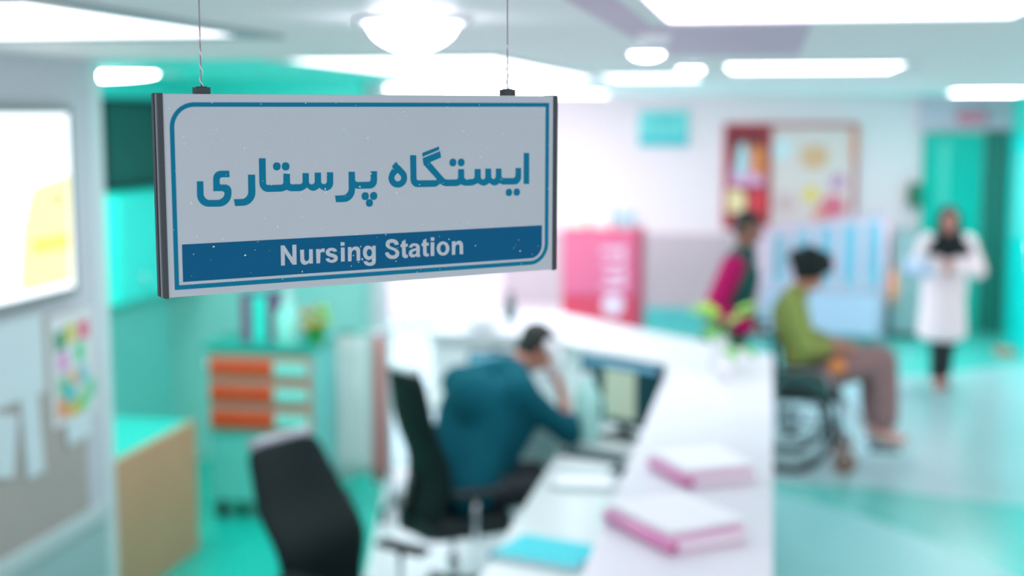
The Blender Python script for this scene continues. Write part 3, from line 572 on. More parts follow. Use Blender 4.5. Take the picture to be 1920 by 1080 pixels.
for k in range(12):
    a = rn.uniform(0, 2 * PI); d = rn.uniform(0.02, 0.085); h = rn.uniform(0.10, 0.22)
    b = B(); ell(b, (math.cos(a) * d, math.sin(a) * d, h), (0.03, 0.03, 0.022), seg=10)
    obj('blossom' if k % 3 == 0 else 'leaf', b, mat((226, 130, 70), 0.5) if k % 3 == 0 else mat((150, 206, 60), 0.5), t, True)
def hanging(name, label, cat, x, y, w_, z0, z1, m, amp=0.018, gr=None):
    b = B(); n = 30; rows = []
    for j in range(9):
        f = j / 8; z = z1 + (z0 - z1) * f; ww = w_ * (0.86 + 0.14 * f)
        rows.append([b.verts.new((-ww / 2 + ww * i / n, amp * (0.4 + f) * math.sin(i * 1.05 + 0.4 * f), z - 0.03 * math.sin(i * 0.2) * (j == 8))) for i in range(n + 1)])
    for j in range(8):
        for i in range(n): b.faces.new((rows[j][i], rows[j][i + 1], rows[j + 1][i + 1], rows[j + 1][i]))
    o = obj(name, b, m, None, True, loc=(x, y, 0)); s = o.modifiers.new('t', 'SOLIDIFY'); s.thickness = 0.006
    return tag(o, label, cat, gr)
hanging('curtain', 'white fabric curtain hanging from a wheeled rail right of the cart', 'curtain', -2.51, 7.90, 0.23, 0.24, 1.12, mat((232, 236, 236), 0.8))
hanging('curtain', 'narrow salmon pink curtain on the right end of the wheeled rail', 'curtain', -2.33, 7.90, 0.09, 0.22, 1.12, mat((220, 160, 156), 0.8), 0.012)
t = thing('curtain_rail', 'wheeled metal rail carrying the white and pink curtains', 'rail', (-2.435, 7.90, 0))
b = B(); tube(b, [(-0.165, 0, 1.145), (0.17, 0, 1.145)], 0.011, 10); obj('top_bar', b, chrome, t, True)
b = B(); ell(b, (0.17, 0, 1.182), (0.032, 0.032, 0.032)); obj('highlight_ball', b, mat((255, 250, 255), 0.15), t, True)  # white ball added to stand for a round blurred highlight
for x in (-0.165, 0.17):
    b = B(); tube(b, [(x, 0, 0.08), (x, 0, 1.145)], 0.012, 10); obj('upright', b, mat((190, 205, 205), 0.3, 0.5), t, True)
    b = B(); box(b, x - 0.02, x + 0.02, -0.2, 0.2, 0.07, 0.095); obj('foot_bar', b, mat((40, 110, 104), 0.5), t, bevel=0.004)
    for y in (-0.18, 0.18):
        b = B(); cyl(b, (x - 0.012, y, 0.035), (x + 0.012, y, 0.035), 0.035, n=16); obj('caster', b, black_plastic, t, True)

# ------------------------------------------------------------------ far wall furniture
t = thing('wall_sign', 'teal rectangular sign on the pink wall left of the posters', 'sign', (-1.27, 16.2, 2.32))
b = B(); box(b, -0.29, 0.29, -0.03, -0.0005, -0.21, 0.21); obj('sign_board', b, mat((120, 220, 216), 0.4), t, bevel=0.004)
b = B(); box(b, -0.28, 0.28, -0.034, -0.03, -0.20, -0.10); obj('title_band', b, mat((40, 184, 192), 0.4), t)
b = B()
for k in range(3): box(b, -0.20 + 0.03 * k, 0.20 - 0.02 * k, -0.033, -0.03, 0.0 + k * 0.055, 0.022 + k * 0.055)
obj('lettering_line', b, mat((60, 190, 190), 0.4), t)
t = thing('poster_board', 'framed pair of posters, one red collage and one pale with an orange emblem', 'poster', (0.2, 16.2, 1.76))
b = B()
fr = mat((196, 60, 70), 0.5)
for z in (-0.62, 0.58): box(b, -0.76, 0.76, -0.035, -0.0005, z, z + 0.04)
for x in (-0.76, 0.72, -0.25): box(b, x, x + 0.04, -0.035, -0.0005, -0.62, 0.62)
obj('poster_frame', b, fr, t, bevel=0.004)
def xz(pts, y, h, m, nm, par):
    b = B(); M = Matrix(((1, 0, 0, 0), (0, 0, -1, y), (0, 1, 0, 0), (0, 0, 0, 1)))
    poly(b, [(p[0], p[1]) for p in fillet(pts)], h, M); return obj(nm, b, m, par)
p1 = xz(rrect(-0.72, -0.25, -0.58, 0.58, 0), -0.002, 0.010, mat((170, 50, 62), 0.5), 'poster', t)
xz([(-0.70, -0.10), (-0.28, -0.10), (-0.30, 0.10, .1), (-0.45, 0.18, .1), (-0.52, 0.44, .08), (-0.60, 0.30, .1)], -0.013, 0.002, mat((232, 170, 206), 0.5), 'pink_shape', p1)
xz([(-0.62, 0.0, .05), (-0.50, 0.05, .05), (-0.50, 0.40, .06), (-0.60, 0.38, .06)], -0.0155, 0.002, mat((170, 226, 226), 0.5), 'teal_shape', p1)
xz([(-0.46, 0.06, .04), (-0.28, 0.0), (-0.28, 0.34, .08), (-0.44, 0.42, .06)], -0.0155, 0.002, mat((232, 140, 80), 0.5), 'orange_shape', p1)
xz([(-0.70, 0.50), (-0.30, 0.50), (-0.34, 0.34, .05), (-0.56, 0.46, .03), (-0.68, 0.3, .05)], -0.0158, 0.002, mat((110, 40, 50), 0.5), 'dark_shape', p1)
xz([(-0.72, -0.42, .03), (-0.50, -0.42, .08), (-0.50, -0.16, .08), (-0.72, -0.14, .03)], -0.013, 0.002, mat((250, 222, 170), 0.5), 'cream_shape', p1)
xz(rrect(-0.46, -0.26, -0.56, -0.16, .04), -0.013, 0.002, mat((226, 60, 74), 0.5), 'red_shape', p1)
p2 = xz(rrect(-0.21, 0.72, -0.58, 0.58, 0), -0.002, 0.010, mat((238, 214, 210), 0.5), 'poster', t)
xz([(0.15, 0.10, .08), (0.40, 0.10, .08), (0.46, 0.30, .08), (0.28, 0.40, .08), (0.10, 0.30, .08)], -0.013, 0.002, mat((236, 180, 140), 0.5), 'emblem', p2)
for (x, z, r_, c) in [(0.25, -0.2, .1, (246, 210, 110)), (0.5, -0.34, .14, (240, 120, 140)), (-0.05, -0.3, .13, (226, 190, 190)), (0.55, -0.05, .09, (214, 150, 190)), (0.36, -0.44, .085, (246, 150, 110)), (-0.1, 0.32, .12, (220, 232, 236))]:
    k_ = r_ * 0.02; b = B(); lathe(b, [(r_, -0.0145 - k_), (r_, -0.0122)], (x, 0, z), 20, 'y'); obj('colour_patch', b, mat(c, 0.5), p2)
b = B(); box(b, 0.70, 0.76, -0.042, -0.035, 0.2, 0.60); obj('orange_edge', b, mat((240, 130, 70), 0.5), t)

t = thing('pink_cabinet', 'bright pink cabinet with pale vertical lettering in front of the far wall', 'cabinet', (-1.72, 14.2, 0))
pk = mat((228, 106, 140), 0.5)
b = B(); box(b, -0.41, 0.41, -0.25, 0.25, 0.0, 1.30); obj('cabinet_body', b, mat((206, 70, 100), 0.5), t, bevel=0.008)
b = B(); box(b, -0.39, 0.36, -0.272, -0.2505, 0.62, 1.27); obj('upper_door', b, mat((226, 104, 140), 0.5), t, bevel=0.004)
b = B(); box(b, -0.39, 0.36, -0.272, -0.2505, 0.05, 0.60); obj('lower_door', b, mat((222, 64, 92), 0.5), t, bevel=0.004)
wl = mat((240, 205, 226), 0.5)
lg = [[(0.00, 1.10), (0.24, 1.12, .02), (0.25, 1.02, .03), (0.20, 1.01), (0.20, 1.07), (0.00, 1.06)],
      [(0.02, 0.92), (0.24, 0.93, .03), (0.25, 0.99), (0.21, 0.99), (0.20, 0.96), (0.02, 0.96)],
      [(0.05, 0.80, .03), (0.26, 0.80, .04), (0.26, 0.88, .03), (0.21, 0.88), (0.20, 0.84), (0.05, 0.85)],
      [(0.02, 0.70), (0.25, 0.70, .04), (0.25, 0.77), (0.20, 0.77), (0.19, 0.74), (0.02, 0.74)]]
for g in lg: xz(g, -0.2725, 0.004, wl, 'letter_stroke', t)
b = B(); lathe(b, [(0.115, -0.277), (0.115, -0.2725)], (0.13, 0, 0.52), 26, 'y'); obj('letter_stroke', b, wl, t)
for k, (x, c, hh, lb, cat, nm) in enumerate([(-0.28, (214, 232, 214), .17, 'pale green box on the left of the pink cabinet', 'box', 'storage_box'), (-0.02, (232, 236, 228), .22, 'off-white box in the middle of the pink cabinet top', 'box', 'storage_box'), (0.22, (168, 200, 206), .15, 'grey blue box on the right of the pink cabinet top', 'box', 'storage_box')]):
    t = thing(nm, lb, cat, (-1.72 + x, 14.2, 1.3002), 0, 'boxes on the pink cabinet')
    b = B(); box(b, -0.1, 0.1, -0.12, 0.12, 0, hh); obj('box_body', b, mat(c, 0.6), t, bevel=0.006)
    b = B(); box(b, -0.104, 0.104, -0.124, 0.124, hh - 0.03, hh + 0.006); obj('lid', b, mat(tuple(max(0, q - 14) for q in c), 0.6), t, bevel=0.004)

crib = thing('hospital_crib', 'pale pink and blue slatted hospital crib against the far wall', 'crib', (0.56, 15.35, 0))
pkf = mat((226, 196, 216), 0.45); bl = mat((130, 190, 214), 0.45)
for y in (-0.45, 0.30):
    b = B()
    tube(b, [(-0.64, y, 1.20), (-0.3, y, 1.25), (0.3, y, 1.34), (0.64, y, 1.38)], 0.022, 10); tube(b, [(-0.64, y, 0.62), (0.64, y, 0.62)], 0.02, 10)
    obj('rail', b, pkf, crib, True)
    for k in range(15):
        x = -0.58 + k * 0.083
        b = B(); box(b, x - 0.022, x + 0.022, y - 0.008, y + 0.008, 0.63, 1.22 + (x + .6) * 0.13); obj('slat', b, bl if k % 3 else pkf, crib)
for x in (-0.64, 0.64):
    for y in (-0.45, 0.30):
        b = B(); cyl(b, (x, y, 0.09), (x, y, 1.2 + (x > 0) * 0.2), 0.028); obj('post', b, pkf, crib, True)
        b = B(); cyl(b, (x - 0.02, y, 0.045), (x + 0.02, y, 0.045), 0.045); box(b, x - .03, x + .03, y - .02, y + .02, 0.05, 0.09); obj('caster', b, mat((130, 140, 150), 0.4), crib, True)
b = B(); box(b, -0.60, 0.60, -0.43, 0.28, 0.46, 0.66); obj('mattress', b, mat((200, 216, 232), 0.6), crib, bevel=0.03)
b = B(); box(b, -0.60, 0.60, -0.46, -0.435, 0.12, 0.56); obj('side_panel', b, mat((186, 196, 222), 0.45), crib, bevel=0.005)
b = B(); box(b, -0.60, 0.60, 0.285, 0.31, 0.12, 0.56); obj('side_panel', b, mat((186, 196, 222), 0.45), crib, bevel=0.005)
t = thing('steel_locker', 'grey steel locker between the crib and the woman in the white coat', 'locker', (1.50, 15.8, 0))
b = B(); box(b, -0.15, 0.15, -0.24, 0.24, 0.05, 1.2); obj('locker_body', b, mat((156, 178, 182), 0.35, 0.3), t, bevel=0.006)
b = B(); box(b, -0.135, 0.135, -0.252, -0.241, 0.1, 1.16); dd = obj('door', b, mat((166, 184, 188), 0.35, 0.2), t, bevel=0.003)
b = B(); box(b, 0.09, 0.105, -0.27, -0.253, 0.6, 0.72); obj('handle', b, chrome, dd)
b = B(); box(b, -0.14, 0.14, -0.2, 0.2, 0.0, 0.05); obj('plinth', b, black, t)
t = thing('orange_bag', 'orange cloth bag hanging from the right end of the crib', 'bag', (1.303, 14.90, 0.50))
b = B(); ell(b, (0, 0, 0.15), (0.055, 0.06, 0.19)); ell(b, (0.0, 0, 0.34), (0.02, 0.03, 0.08)); blob('bag_body', b, mat((244, 150, 110), 0.6), t, 0.012)
b = B(); tube(b, [(-0.01, 0, 0.40), (-0.045, 0.0, 0.60), (-0.078, 0, 0.88)], 0.006, 8); obj('strap', b, mat((236, 130, 90), 0.6), t, True)
t = thing('exit_sign', 'small pink illuminated sign above the green doors', 'sign', (2.19, 16.1, 2.45))
b = B(); box(b, -0.16, 0.16, -0.04, 0.0, -0.07, 0.07); obj('sign_box', b, mat((196, 130, 150), 0.5), t, bevel=0.006)
b = B(); box(b, -0.14, 0.14, -0.043, -0.0405, -0.045, 0.045); obj('sign_face', b, mat((190, 110, 130), 0.4, emit=0.3), t)
t = thing('soap_dispenser', 'small dark green dispenser on the left green door post', 'dispenser', (1.60, 16.12, 1.55))
b = B(); box(b, -0.07, 0.07, -0.10, 0.0, -0.1, 0.16); obj('dispenser_body', b, mat((20, 110, 76), 0.4), t, bevel=0.02)
b = B(); cyl(b, (0, -0.06, -0.1), (0, -0.06, -0.14), 0.018); obj('nozzle', b, black, t, True)
t = thing('folded_towel', 'small reddish cloth lying on the floor beside the right hand green door', 'cloth', (2.43, 14.7, 0.0))
b = B(); box(b, -0.1, 0.1, -0.14, 0.14, 0.0, 0.03); box(b, -0.09, 0.09, -0.12, 0.13, 0.031, 0.05); obj('towel_fold', b, mat((190, 130, 110), 0.8), t, bevel=0.012)

# ------------------------------------------------------------------ office chairs
def office_chair(label, x, y, rz, recline=6, seat_z=0.47, highlight_m=white, top=1.24, ww=1.0):
    t = thing('office_chair', label, 'chair', (x, y, 0), rz, 'black office chairs behind the desk')
    for k in range(5):
        a = 2 * PI * k / 5 + 0.3
        b = B(); tube(b, [(0.03 * math.cos(a), 0.03 * math.sin(a), 0.115), (0.17 * math.cos(a), 0.17 * math.sin(a), 0.10), (0.30 * math.cos(a), 0.30 * math.sin(a), 0.078)], [0.03, 0.024, 0.016], 10); obj('base_spoke', b, black_plastic, t, True)
        b = B(); c = V((0.30 * math.cos(a), 0.30 * math.sin(a), 0.032)); s = V((-math.sin(a), math.cos(a), 0)) * 0.022
        cyl(b, c - s, c - s * 0.2, 0.032, n=18); cyl(b, c + s * 0.2, c + s, 0.032, n=18); cyl(b, c, c + V((0, 0, 0.04)), 0.008); obj('caster', b, black_plastic, t, True)
    b = B(); cyl(b, (0, 0, 0.09), (0, 0, 0.26), 0.028); cyl(b, (0, 0, 0.26), (0, 0, seat_z - 0.075), 0.016); obj('gas_lift', b, chrome, t, True)
    b = B(); box(b, -0.10, 0.12, -0.09, 0.09, seat_z - 0.085, seat_z - 0.045); obj('tilt_mechanism', b, black_plastic, t, bevel=0.01)
    b = B(); cyl(b, (0.04, -0.09, seat_z - 0.065), (0.05, -0.25, seat_z - 0.07), 0.007); obj('tilt_lever', b, chrome, t, True)
    b = B(); poly(b, fillet(rrect(-0.23, 0.25, -0.24, 0.24, 0.09)), 0.075, z=seat_z - 0.045); obj('seat', b, black, t, True, bevel=0.02)
    Mb = Matrix.Translation((-0.21, 0, seat_z)) @ Matrix.Rotation(R(-recline), 4, 'Y')
    hb = top - seat_z
    def px(u):   # side profile of the back: bulges forward at the lumbar, away at the top
        return 0.055 * math.exp(-((u - 0.33) / 0.2) ** 2) - 0.05 * max(0, u - 0.45) ** 1.2 * 2 + 0.0
    b = B(); nu, nv = 18, 12; F_ = []; K_ = []
    for i in range(nu + 1):
        u = i / nu; w = ww * 0.20 + 0.045 * math.sin(PI * min(1, u * 1.15)) ; w *= (1 if u < 0.9 else math.cos((u - 0.9) * 7))
        rf = []; rk = []
        for j in range(nv + 1):
            v = -1 + 2 * j / nv; cx = 0.045 * v * v
            edge = 0.022 * (1 - abs(v) ** 4) + 0.006
            rf.append(b.verts.new(Mb @ V((px(u) + cx + edge, v * w, u * hb)))); rk.append(b.verts.new(Mb @ V((px(u) + cx - edge, v * w, u * hb))))
        F_.append(rf); K_.append(rk)
    for i in range(nu):
        for j in range(nv):
            b.faces.new((F_[i][j], F_[i][j + 1], F_[i + 1][j + 1], F_[i + 1][j])); b.faces.new((K_[i][j], K_[i + 1][j], K_[i + 1][j + 1], K_[i][j + 1]))
        b.faces.new((F_[i][0], F_[i + 1][0], K_[i + 1][0], K_[i][0])); b.faces.new((F_[i][nv], K_[i][nv], K_[i + 1][nv], F_[i + 1][nv]))
    for j in range(nv): b.faces.new((F_[0][j], K_[0][j], K_[0][j + 1], F_[0][j + 1])); b.faces.new((F_[nu][j], F_[nu][j + 1], K_[nu][j + 1], K_[nu][j]))
    br = obj('backrest', b, mat((10, 30, 30), 0.7, spec=0.25), t, True)
    b = B(); tube(b, [Mb @ V((px(1) + 0.045 * v * v, v * 0.165, hb + 0.012)) for v in (-1, -0.6, -0.2, 0.2, 0.6, 1)], 0.024, 12); obj('top_highlight', b, highlight_m, br, True)  # pale roll paints the highlight along the top of the black back
    b = B(); tube(b, [Mb @ V((px(0.25) - 0.04, 0, hb * 0.3)), V((-0.27, 0, seat_z - 0.02)), V((-0.18, 0, seat_z - 0.065)), V((-0.05, 0, seat_z - 0.07))], 0.02, 10); obj('back_bracket', b, black_plastic, t, True)
    for s in (-1, 1):
        b = B(); tube(b, [(0.0, s * 0.22, seat_z - 0.05), (0.0, s * 0.285, seat_z - 0.03), (0.0, s * 0.29, seat_z + 0.18)], 0.014, 10); ap = obj('arm_post', b, chrome, t, True)
        b = B(); box(b, -0.12, 0.14, s * 0.29 - 0.04, s * 0.29 + 0.04, seat_z + 0.18, seat_z + 0.21); obj('armrest', b, black_plastic, t, bevel=0.012)
    return t
office_chair('black office chair with a highlight painted white along its top, occupied by the person on the phone', -1.53, 6.44, R(36), 2, 0.47, white, 1.24, 1.12)
office_chair('empty black office chair nearest the camera, leaning back', -1.66, 5.22, R(-26), 17, 0.42, mat((180, 180, 190), 0.2), 1.11, 1.05)
# ------------------------------------------------------------------ wheelchair
wc = thing('wheelchair', 'black wheelchair carrying the seated patient, facing right', 'wheelchair', (0.16, 9.72, 0))
blk = mat((40, 52, 54), 0.45); rub = mat((40, 56, 58), 0.7); tan = mat((150, 110, 90), 0.6)
for s in (-1, 1):
    y = s * 0.30
    b = B(); N = 40; tube(b, [(0.29 * math.cos(2 * PI * k / N), y, 0.30 + 0.29 * math.sin(2 * PI * k / N)) for k in range(N)], 0.021, 10, True); wh = obj('rear_wheel', b, mat((14, 26, 28), 0.8), wc, True)
    b = B(); tube(b, [(0.25 * math.cos(2 * PI * k / N), y + s * 0.03, 0.30 + 0.25 * math.sin(2 * PI * k / N)) for k in range(N)], 0.009, 8, True); obj('hand_rim', b, blk, wh, True)
    b = B()
    for k in range(12): a = 2 * PI * k / 12; tube(b, [(0.03 * math.cos(a + .3), y, 0.30 + 0.03 * math.sin(a + .3)), (0.285 * math.cos(a), y, 0.30 + 0.285 * math.sin(a))], 0.004, 6)
    cyl(b, (0, y - 0.03, 0.30), (0, y + 0.03, 0.30), 0.035); obj('spokes', b, mat((60, 84, 84), 0.5), wh, True)
    b = B(); N2 = 24; tube(b, [(0.38 + 0.072 * math.cos(2 * PI * k / N2), y * 0.92, 0.09 + 0.072 * math.sin(2 * PI * k / N2)) for k in range(N2)], 0.015, 8, True); cyl(b, (0.38, y * 0.92 - 0.02, 0.08), (0.38, y * 0.92 + 0.02, 0.08), 0.045); fc = obj('front_caster', b, tan, wc, True)
    b = B(); cyl(b, (0.38, y * 0.92 - 0.024, 0.08), (0.38, y * 0.92 + 0.024, 0.08), 0.022); obj('hub', b, black, fc, True)
    b = B(); tube(b, [(0.38, y * 0.92 + 0.03, 0.08), (0.36, y * 0.92 + 0.02, 0.17), (0.34, y * 0.85, 0.20)], 0.01, 8); obj('caster_fork', b, chrome, wc, True)
    yy = s * 0.235
    b = B(); tube(b, [(-0.26, yy, 0.97), (-0.13, yy, 0.97), (-0.11, yy, 0.92), (-0.08, yy, 0.50), (-0.08, yy, 0.30)], 0.012, 10); tube(b, [(-0.08, yy, 0.50), (0.34, yy, 0.50), (0.36, yy, 0.20)], 0.012, 10); tube(b, [(-0.08, yy, 0.24), (0.36, yy, 0.24)], 0.011, 8); cyl(b, (0, yy, 0.30), (0, y, 0.30), 0.012); tube(b, [(-0.08, yy, 0.30), (0.1, yy, 0.30)], 0.012, 8)
    obj('side_frame', b, blk, wc, True)
    b = B(); tube(b, [(-0.28, yy, 0.97), (-0.16, yy, 0.97)], 0.017, 10); obj('hand_grip', b, black_plastic, wc, True)
    b = B(); tube(b, [(-0.09, yy, 0.72), (0.2, yy, 0.72), (0.26, yy, 0.66), (0.27, yy, 0.50)], 0.011, 8); obj('arm_frame', b, chrome, wc, True)
    b = B(); box(b, -0.05, 0.22, yy - 0.028, yy + 0.028, 0.731, 0.755); obj('arm_pad', b, black_plastic, wc, bevel=0.008)
    b = B(); tube(b, [(0.36, yy * 0.8, 0.46), (0.52, yy * 0.75, 0.28), (0.60, yy * 0.7, 0.16)], 0.010, 8); obj('leg_rest', b, chrome, wc, True)
    b = B(); M = Matrix(((1, 0, 0, 0), (0, 0, -1, yy + s * 0.022), (0, 1, 0, 0), (0, 0, 0, 1)))
    poly(b, fillet([(-0.06, 0.52), (0.26, 0.52), (0.25, 0.66, .05), (0.12, 0.70, .05), (-0.06, 0.68)]), 0.004, M); obj('side_guard', b, mat((44, 84, 82), 0.5), wc)
    b = B(); box(b, 0.55, 0.76, yy * 0.52 - 0.06, yy * 0.52 + 0.06, 0.14, 0.155); obj('foot_plate', b, blk, wc, bevel=0.004)
b = B(); box(b, -0.07, 0.36, -0.22, 0.22, 0.50, 0.535); obj('seat', b, black, wc, bevel=0.012)
b = B(); box(b, -0.135, -0.105, -0.22, 0.22, 0.56, 0.93); obj('backrest', b, mat((30, 60, 64), 0.6), wc, bevel=0.012)

# ------------------------------------------------------------------ people
def hand(bm, w, d, palm, side, curl=25):
    """w wrist, d pointing direction, palm = palm normal, side = +1/-1 which way the thumb leaves"""
    w = V(w); d = V(d).normalized(); palm = V(palm); palm = (palm - d * palm.dot(d)).normalized(); a = d.cross(palm) * side
    cap(bm, w, w + d * 0.03, 0.026, 0.027)
    rot = Matrix((a, d, palm)).transposed()
    ell(bm, w + d * 0.055, (0.040, 0.048, 0.016), rot)
    for k, (o, L) in enumerate([(-0.030, 0.060), (-0.011, 0.076), (0.010, 0.082), (0.030, 0.074)]):
        q = w + d * 0.092 + a * o; c = R(curl)
        d1 = d * math.cos(c * .5) + palm * math.sin(c * .5); d2 = d * math.cos(c * 1.5) + palm * math.sin(c * 1.5)
        cap(bm, q - d * 0.02, q + d1 * L * 0.5, 0.0105, 0.0095); cap(bm, q + d1 * L * 0.5, q + d1 * L * 0.5 + d2 * L * 0.5, 0.0095, 0.008)
    q = w + d * 0.030 + a * 0.032; t1 = (d * 0.6 + a * 0.8).normalized(); t2 = (d * 0.9 + a * 0.3 + palm * 0.3).normalized()
    cap(bm, q, q + t1 * 0.035, 0.013, 0.011); cap(bm, q + t1 * 0.035, q + t1 * 0.035 + t2 * 0.03, 0.011, 0.009)
def head_parts(bm, J):
    f = V(J['face']).normalized(); up = V(J.get('up', (0, 0, 1))); up = (up - f * up.dot(f)).normalized(); s = up.cross(f)
    rot = Matrix((f, s, up)).transposed(); h = V(J['head'])
    ell(bm, h + up * 0.025 - f * 0.012, (0.095, 0.076, 0.088), rot)
    ell(bm, h - up * 0.035 + f * 0.018, (0.068, 0.060, 0.078), rot)
    cap(bm, h - up * 0.088 + f * 0.045, h - up * 0.075 + f * 0.05, 0.026, 0.03)
    cap(bm, h + up * 0.012 + f * 0.082, h - up * 0.018 + f * 0.101, 0.009, 0.014)
    for k in (-1, 1):
        ell(bm, h + s * 0.078 * k - f * 0.01, (0.018, 0.010, 0.031), rot)
        ell(bm, h + s * 0.034 * k - up * 0.015 + f * 0.062, (0.022, 0.022, 0.02), rot)
        ell(bm, h + s * 0.028 * k + up * 0.028 + f * 0.072, (0.014, 0.024, 0.009), rot)
    ell(bm, h - up * 0.052 + f * 0.078, (0.014, 0.026, 0.010), rot)
    cap(bm, V(J['neck']), h - up * 0.05 - f * 0.03, 0.058, 0.054)
    return f, up, s, rot, h
def torso_parts(bm, J, inf=0.0):
    pv, ch, nk = V(J['pelvis']), V(J['chest']), V(J['neck']); ax = (V(J['sh_l']) - V(J['sh_r'])).normalized(); hx = (V(J['hip_l']) - V(J['hip_r'])).normalized()
    for k in (-1, 1):
        cap(bm, pv + hx * 0.07 * k, (pv + ch) / 2 + (ax + hx).normalized() * 0.055 * k, 0.105 + inf, 0.098 + inf)
        cap(bm, (pv + ch) / 2 + (ax + hx).normalized() * 0.055 * k, ch + ax * 0.08 * k, 0.098 + inf, 0.105 + inf)
        cap(bm, ch + ax * 0.075 * k, V(J['sh_l' if k > 0 else 'sh_r']) , 0.095 + inf, 0.056 + inf)
        cap(bm, nk - (nk - ch).normalized() * 0.02, V(J['sh_l' if k > 0 else 'sh_r']), 0.052 + inf, 0.05 + inf)
def arm_parts(bm, J, s, inf=0.0, stop=1.0):
    a, e, w = V(J['sh_' + s]), V(J['el_' + s]), V(J['wr_' + s])
    cap(bm, a, e, 0.053 + inf, 0.040 + inf); cap(bm, e, e + (w - e) * stop, 0.040 + inf, 0.027 + inf + 0.012 * (1 - stop) + (0.006 if inf else 0))
def leg_parts(bm, J, s, inf=0.0, stop=1.0):
    h, k, a = V(J['hip_' + s]), V(J['kn_' + s]), V(J['an_' + s])
    cap(bm, h, k, 0.085 + inf, 0.056 + inf); cap(bm, k, k + (a - k) * 0.35, 0.056 + inf, 0.057 + inf); cap(bm, k + (a - k) * 0.35, k + (a - k) * stop, 0.057 + inf, 0.036 + inf + 0.01 * (1 - stop) + (0.012 if inf else 0))
def body(J, m, par, vox=0.009):
    bm = B(); head_parts(bm, J); torso_parts(bm, J)
    for s in 'lr':
        arm_parts(bm, J, s); leg_parts(bm, J, s)
        a, t_ = V(J['an_' + s]), V(J['toe_' + s]); cap(bm, a, a * 0.35 + t_ * 0.65 - V((0, 0, 0.01)), 0.036, 0.036); cap(bm, a * 0.35 + t_ * 0.65 - V((0, 0, 0.01)), t_, 0.036, 0.026); cap(bm, a, a - (t_ - a) * 0.25 + V((0, 0, -0.045)), 0.035, 0.03)
        w, hd, pm, sd, cu = J['hand_' + s]; hand(bm, J['wr_' + s], hd, pm, sd, cu)
    return blob('body', bm, m, par, vox, 3)
def shoe(J, m, par, s):
    a, t_ = V(J['an_' + s]), V(J['toe_' + s]); lo = V((0, 0, -0.012)); bm = B()
    cap(bm, a - (t_ - a) * 0.22 + V((0, 0, -0.04)), a * 0.3 + t_ * 0.7 + lo, 0.042, 0.046); cap(bm, a * 0.3 + t_ * 0.7 + lo, t_, 0.046, 0.034)
    return blob('shoe', bm, m, par, 0.011, 3)
def hair_cap(J, m, par, k=1.0, bushy=0.0):
    f = V(J['face']).normalized(); up = V(J.get('up', (0, 0, 1))); up = (up - f * up.dot(f)).normalized(); s = up.cross(f); rot = Matrix((f, s, up)).transposed(); h = V(J['head']); bm = B()
    ell(bm, h + up * 0.045 - f * 0.028, (0.094 * k, 0.082 * k, 0.083 * k), rot); ell(bm, h - up * 0.01 - f * 0.055, (0.058, 0.074, 0.075), rot); ell(bm, h + up * 0.085 + f * 0.02, (0.062 * k, 0.066 * k, 0.036 * k), rot)
    if bushy:
        rn = random.Random(4)
        for i in range(70):
            th = rn.uniform(0, 2 * PI); ph = rn.uniform(0.1, 1.0); p = h + up * 0.05 - f * 0.02 + (f * math.cos(th) * 0.09 + s * math.sin(th) * 0.08) * math.cos(ph) * k + up * math.sin(ph) * 0.09 * k
            ell(bm, p, (0.02 + bushy * rn.random(),) * 3, seg=8)
    return blob('hair', bm, m, par, 0.010, 3)
def face_bits(J, par):
    f = V(J['face']).normalized(); up = V(J.get('up', (0, 0, 1))); up = (up - f * up.dot(f)).normalized(); s = up.cross(f); rot = Matrix((f, s, up)).transposed(); h = V(J['head'])
    for k in (-1, 1):
        bm = B(); ell(bm, h + s * 0.029 * k + up * 0.012 + f * 0.078, (0.008, 0.013, 0.007), rot); obj('eye', bm, mat((34, 26, 24), 0.3), par, True)
    bm = B(); ell(bm, h - up * 0.053 + f * 0.086, (0.007, 0.021, 0.006), rot); obj('mouth', bm, mat((150, 74, 74), 0.5), par, True)
def rel(J, o):
    o = V(o); out = {}
    for k, v in J.items(): out[k] = v if k in ('face', 'up') or k.startswith('hand') else V(v) - o
    return out

# man on the telephone, seated with his back to us, right elbow on the desk
O = (-1.47, 6.50, 0)
J = rel(dict(pelvis=(-1.50, 6.48, 0.60), chest=(-1.40, 6.72, 0.98), neck=(-1.30, 6.84, 1.15), head=(-1.19, 6.93, 1.245),
    sh_l=(-1.60, 6.88, 1.06), sh_r=(-1.22, 6.64, 1.07), el_l=(-1.34, 7.18, 0.86), wr_l=(-1.12, 7.16, 0.80), el_r=(-1.00, 6.86, 0.81), wr_r=(-1.06, 6.93, 1.04),
    hip_l=(-1.56, 6.56, 0.585), hip_r=(-1.42, 6.44, 0.585), kn_l=(-1.20, 6.90, 0.585), kn_r=(-1.02, 6.68, 0.585), an_l=(-1.17, 6.94, 0.10), an_r=(-1.06, 6.66, 0.10), toe_l=(-1.02, 7.04, 0.03), toe_r=(-0.90, 6.76, 0.03),
    face=(0.62, 0.45, -0.62), up=(0.4, 0.25, 0.9), hand_l=(0, (1, 0.1, -0.15), (0, 0, -1), 1, 20), hand_r=(0, (-0.28, -0.02, 1), (-0.9, 0.1, 0), 1, 55)), O)
man = thing('person', 'person in a teal shirt seated at the desk, holding a white telephone receiver', 'person', O)
body(J, skin, man)
hair_cap(J, hair, man, 1.08)
b = B(); torso_parts(b, J, 0.042); arm_parts(b, J, 'l', 0.024, 0.92); arm_parts(b, J, 'r', 0.026, 0.25)
ell(b, V(J['chest']) + V((-0.06, -0.06, -0.02)), (0.19, 0.15, 0.22), Matrix.Rotation(R(-45), 3, 'Z'))
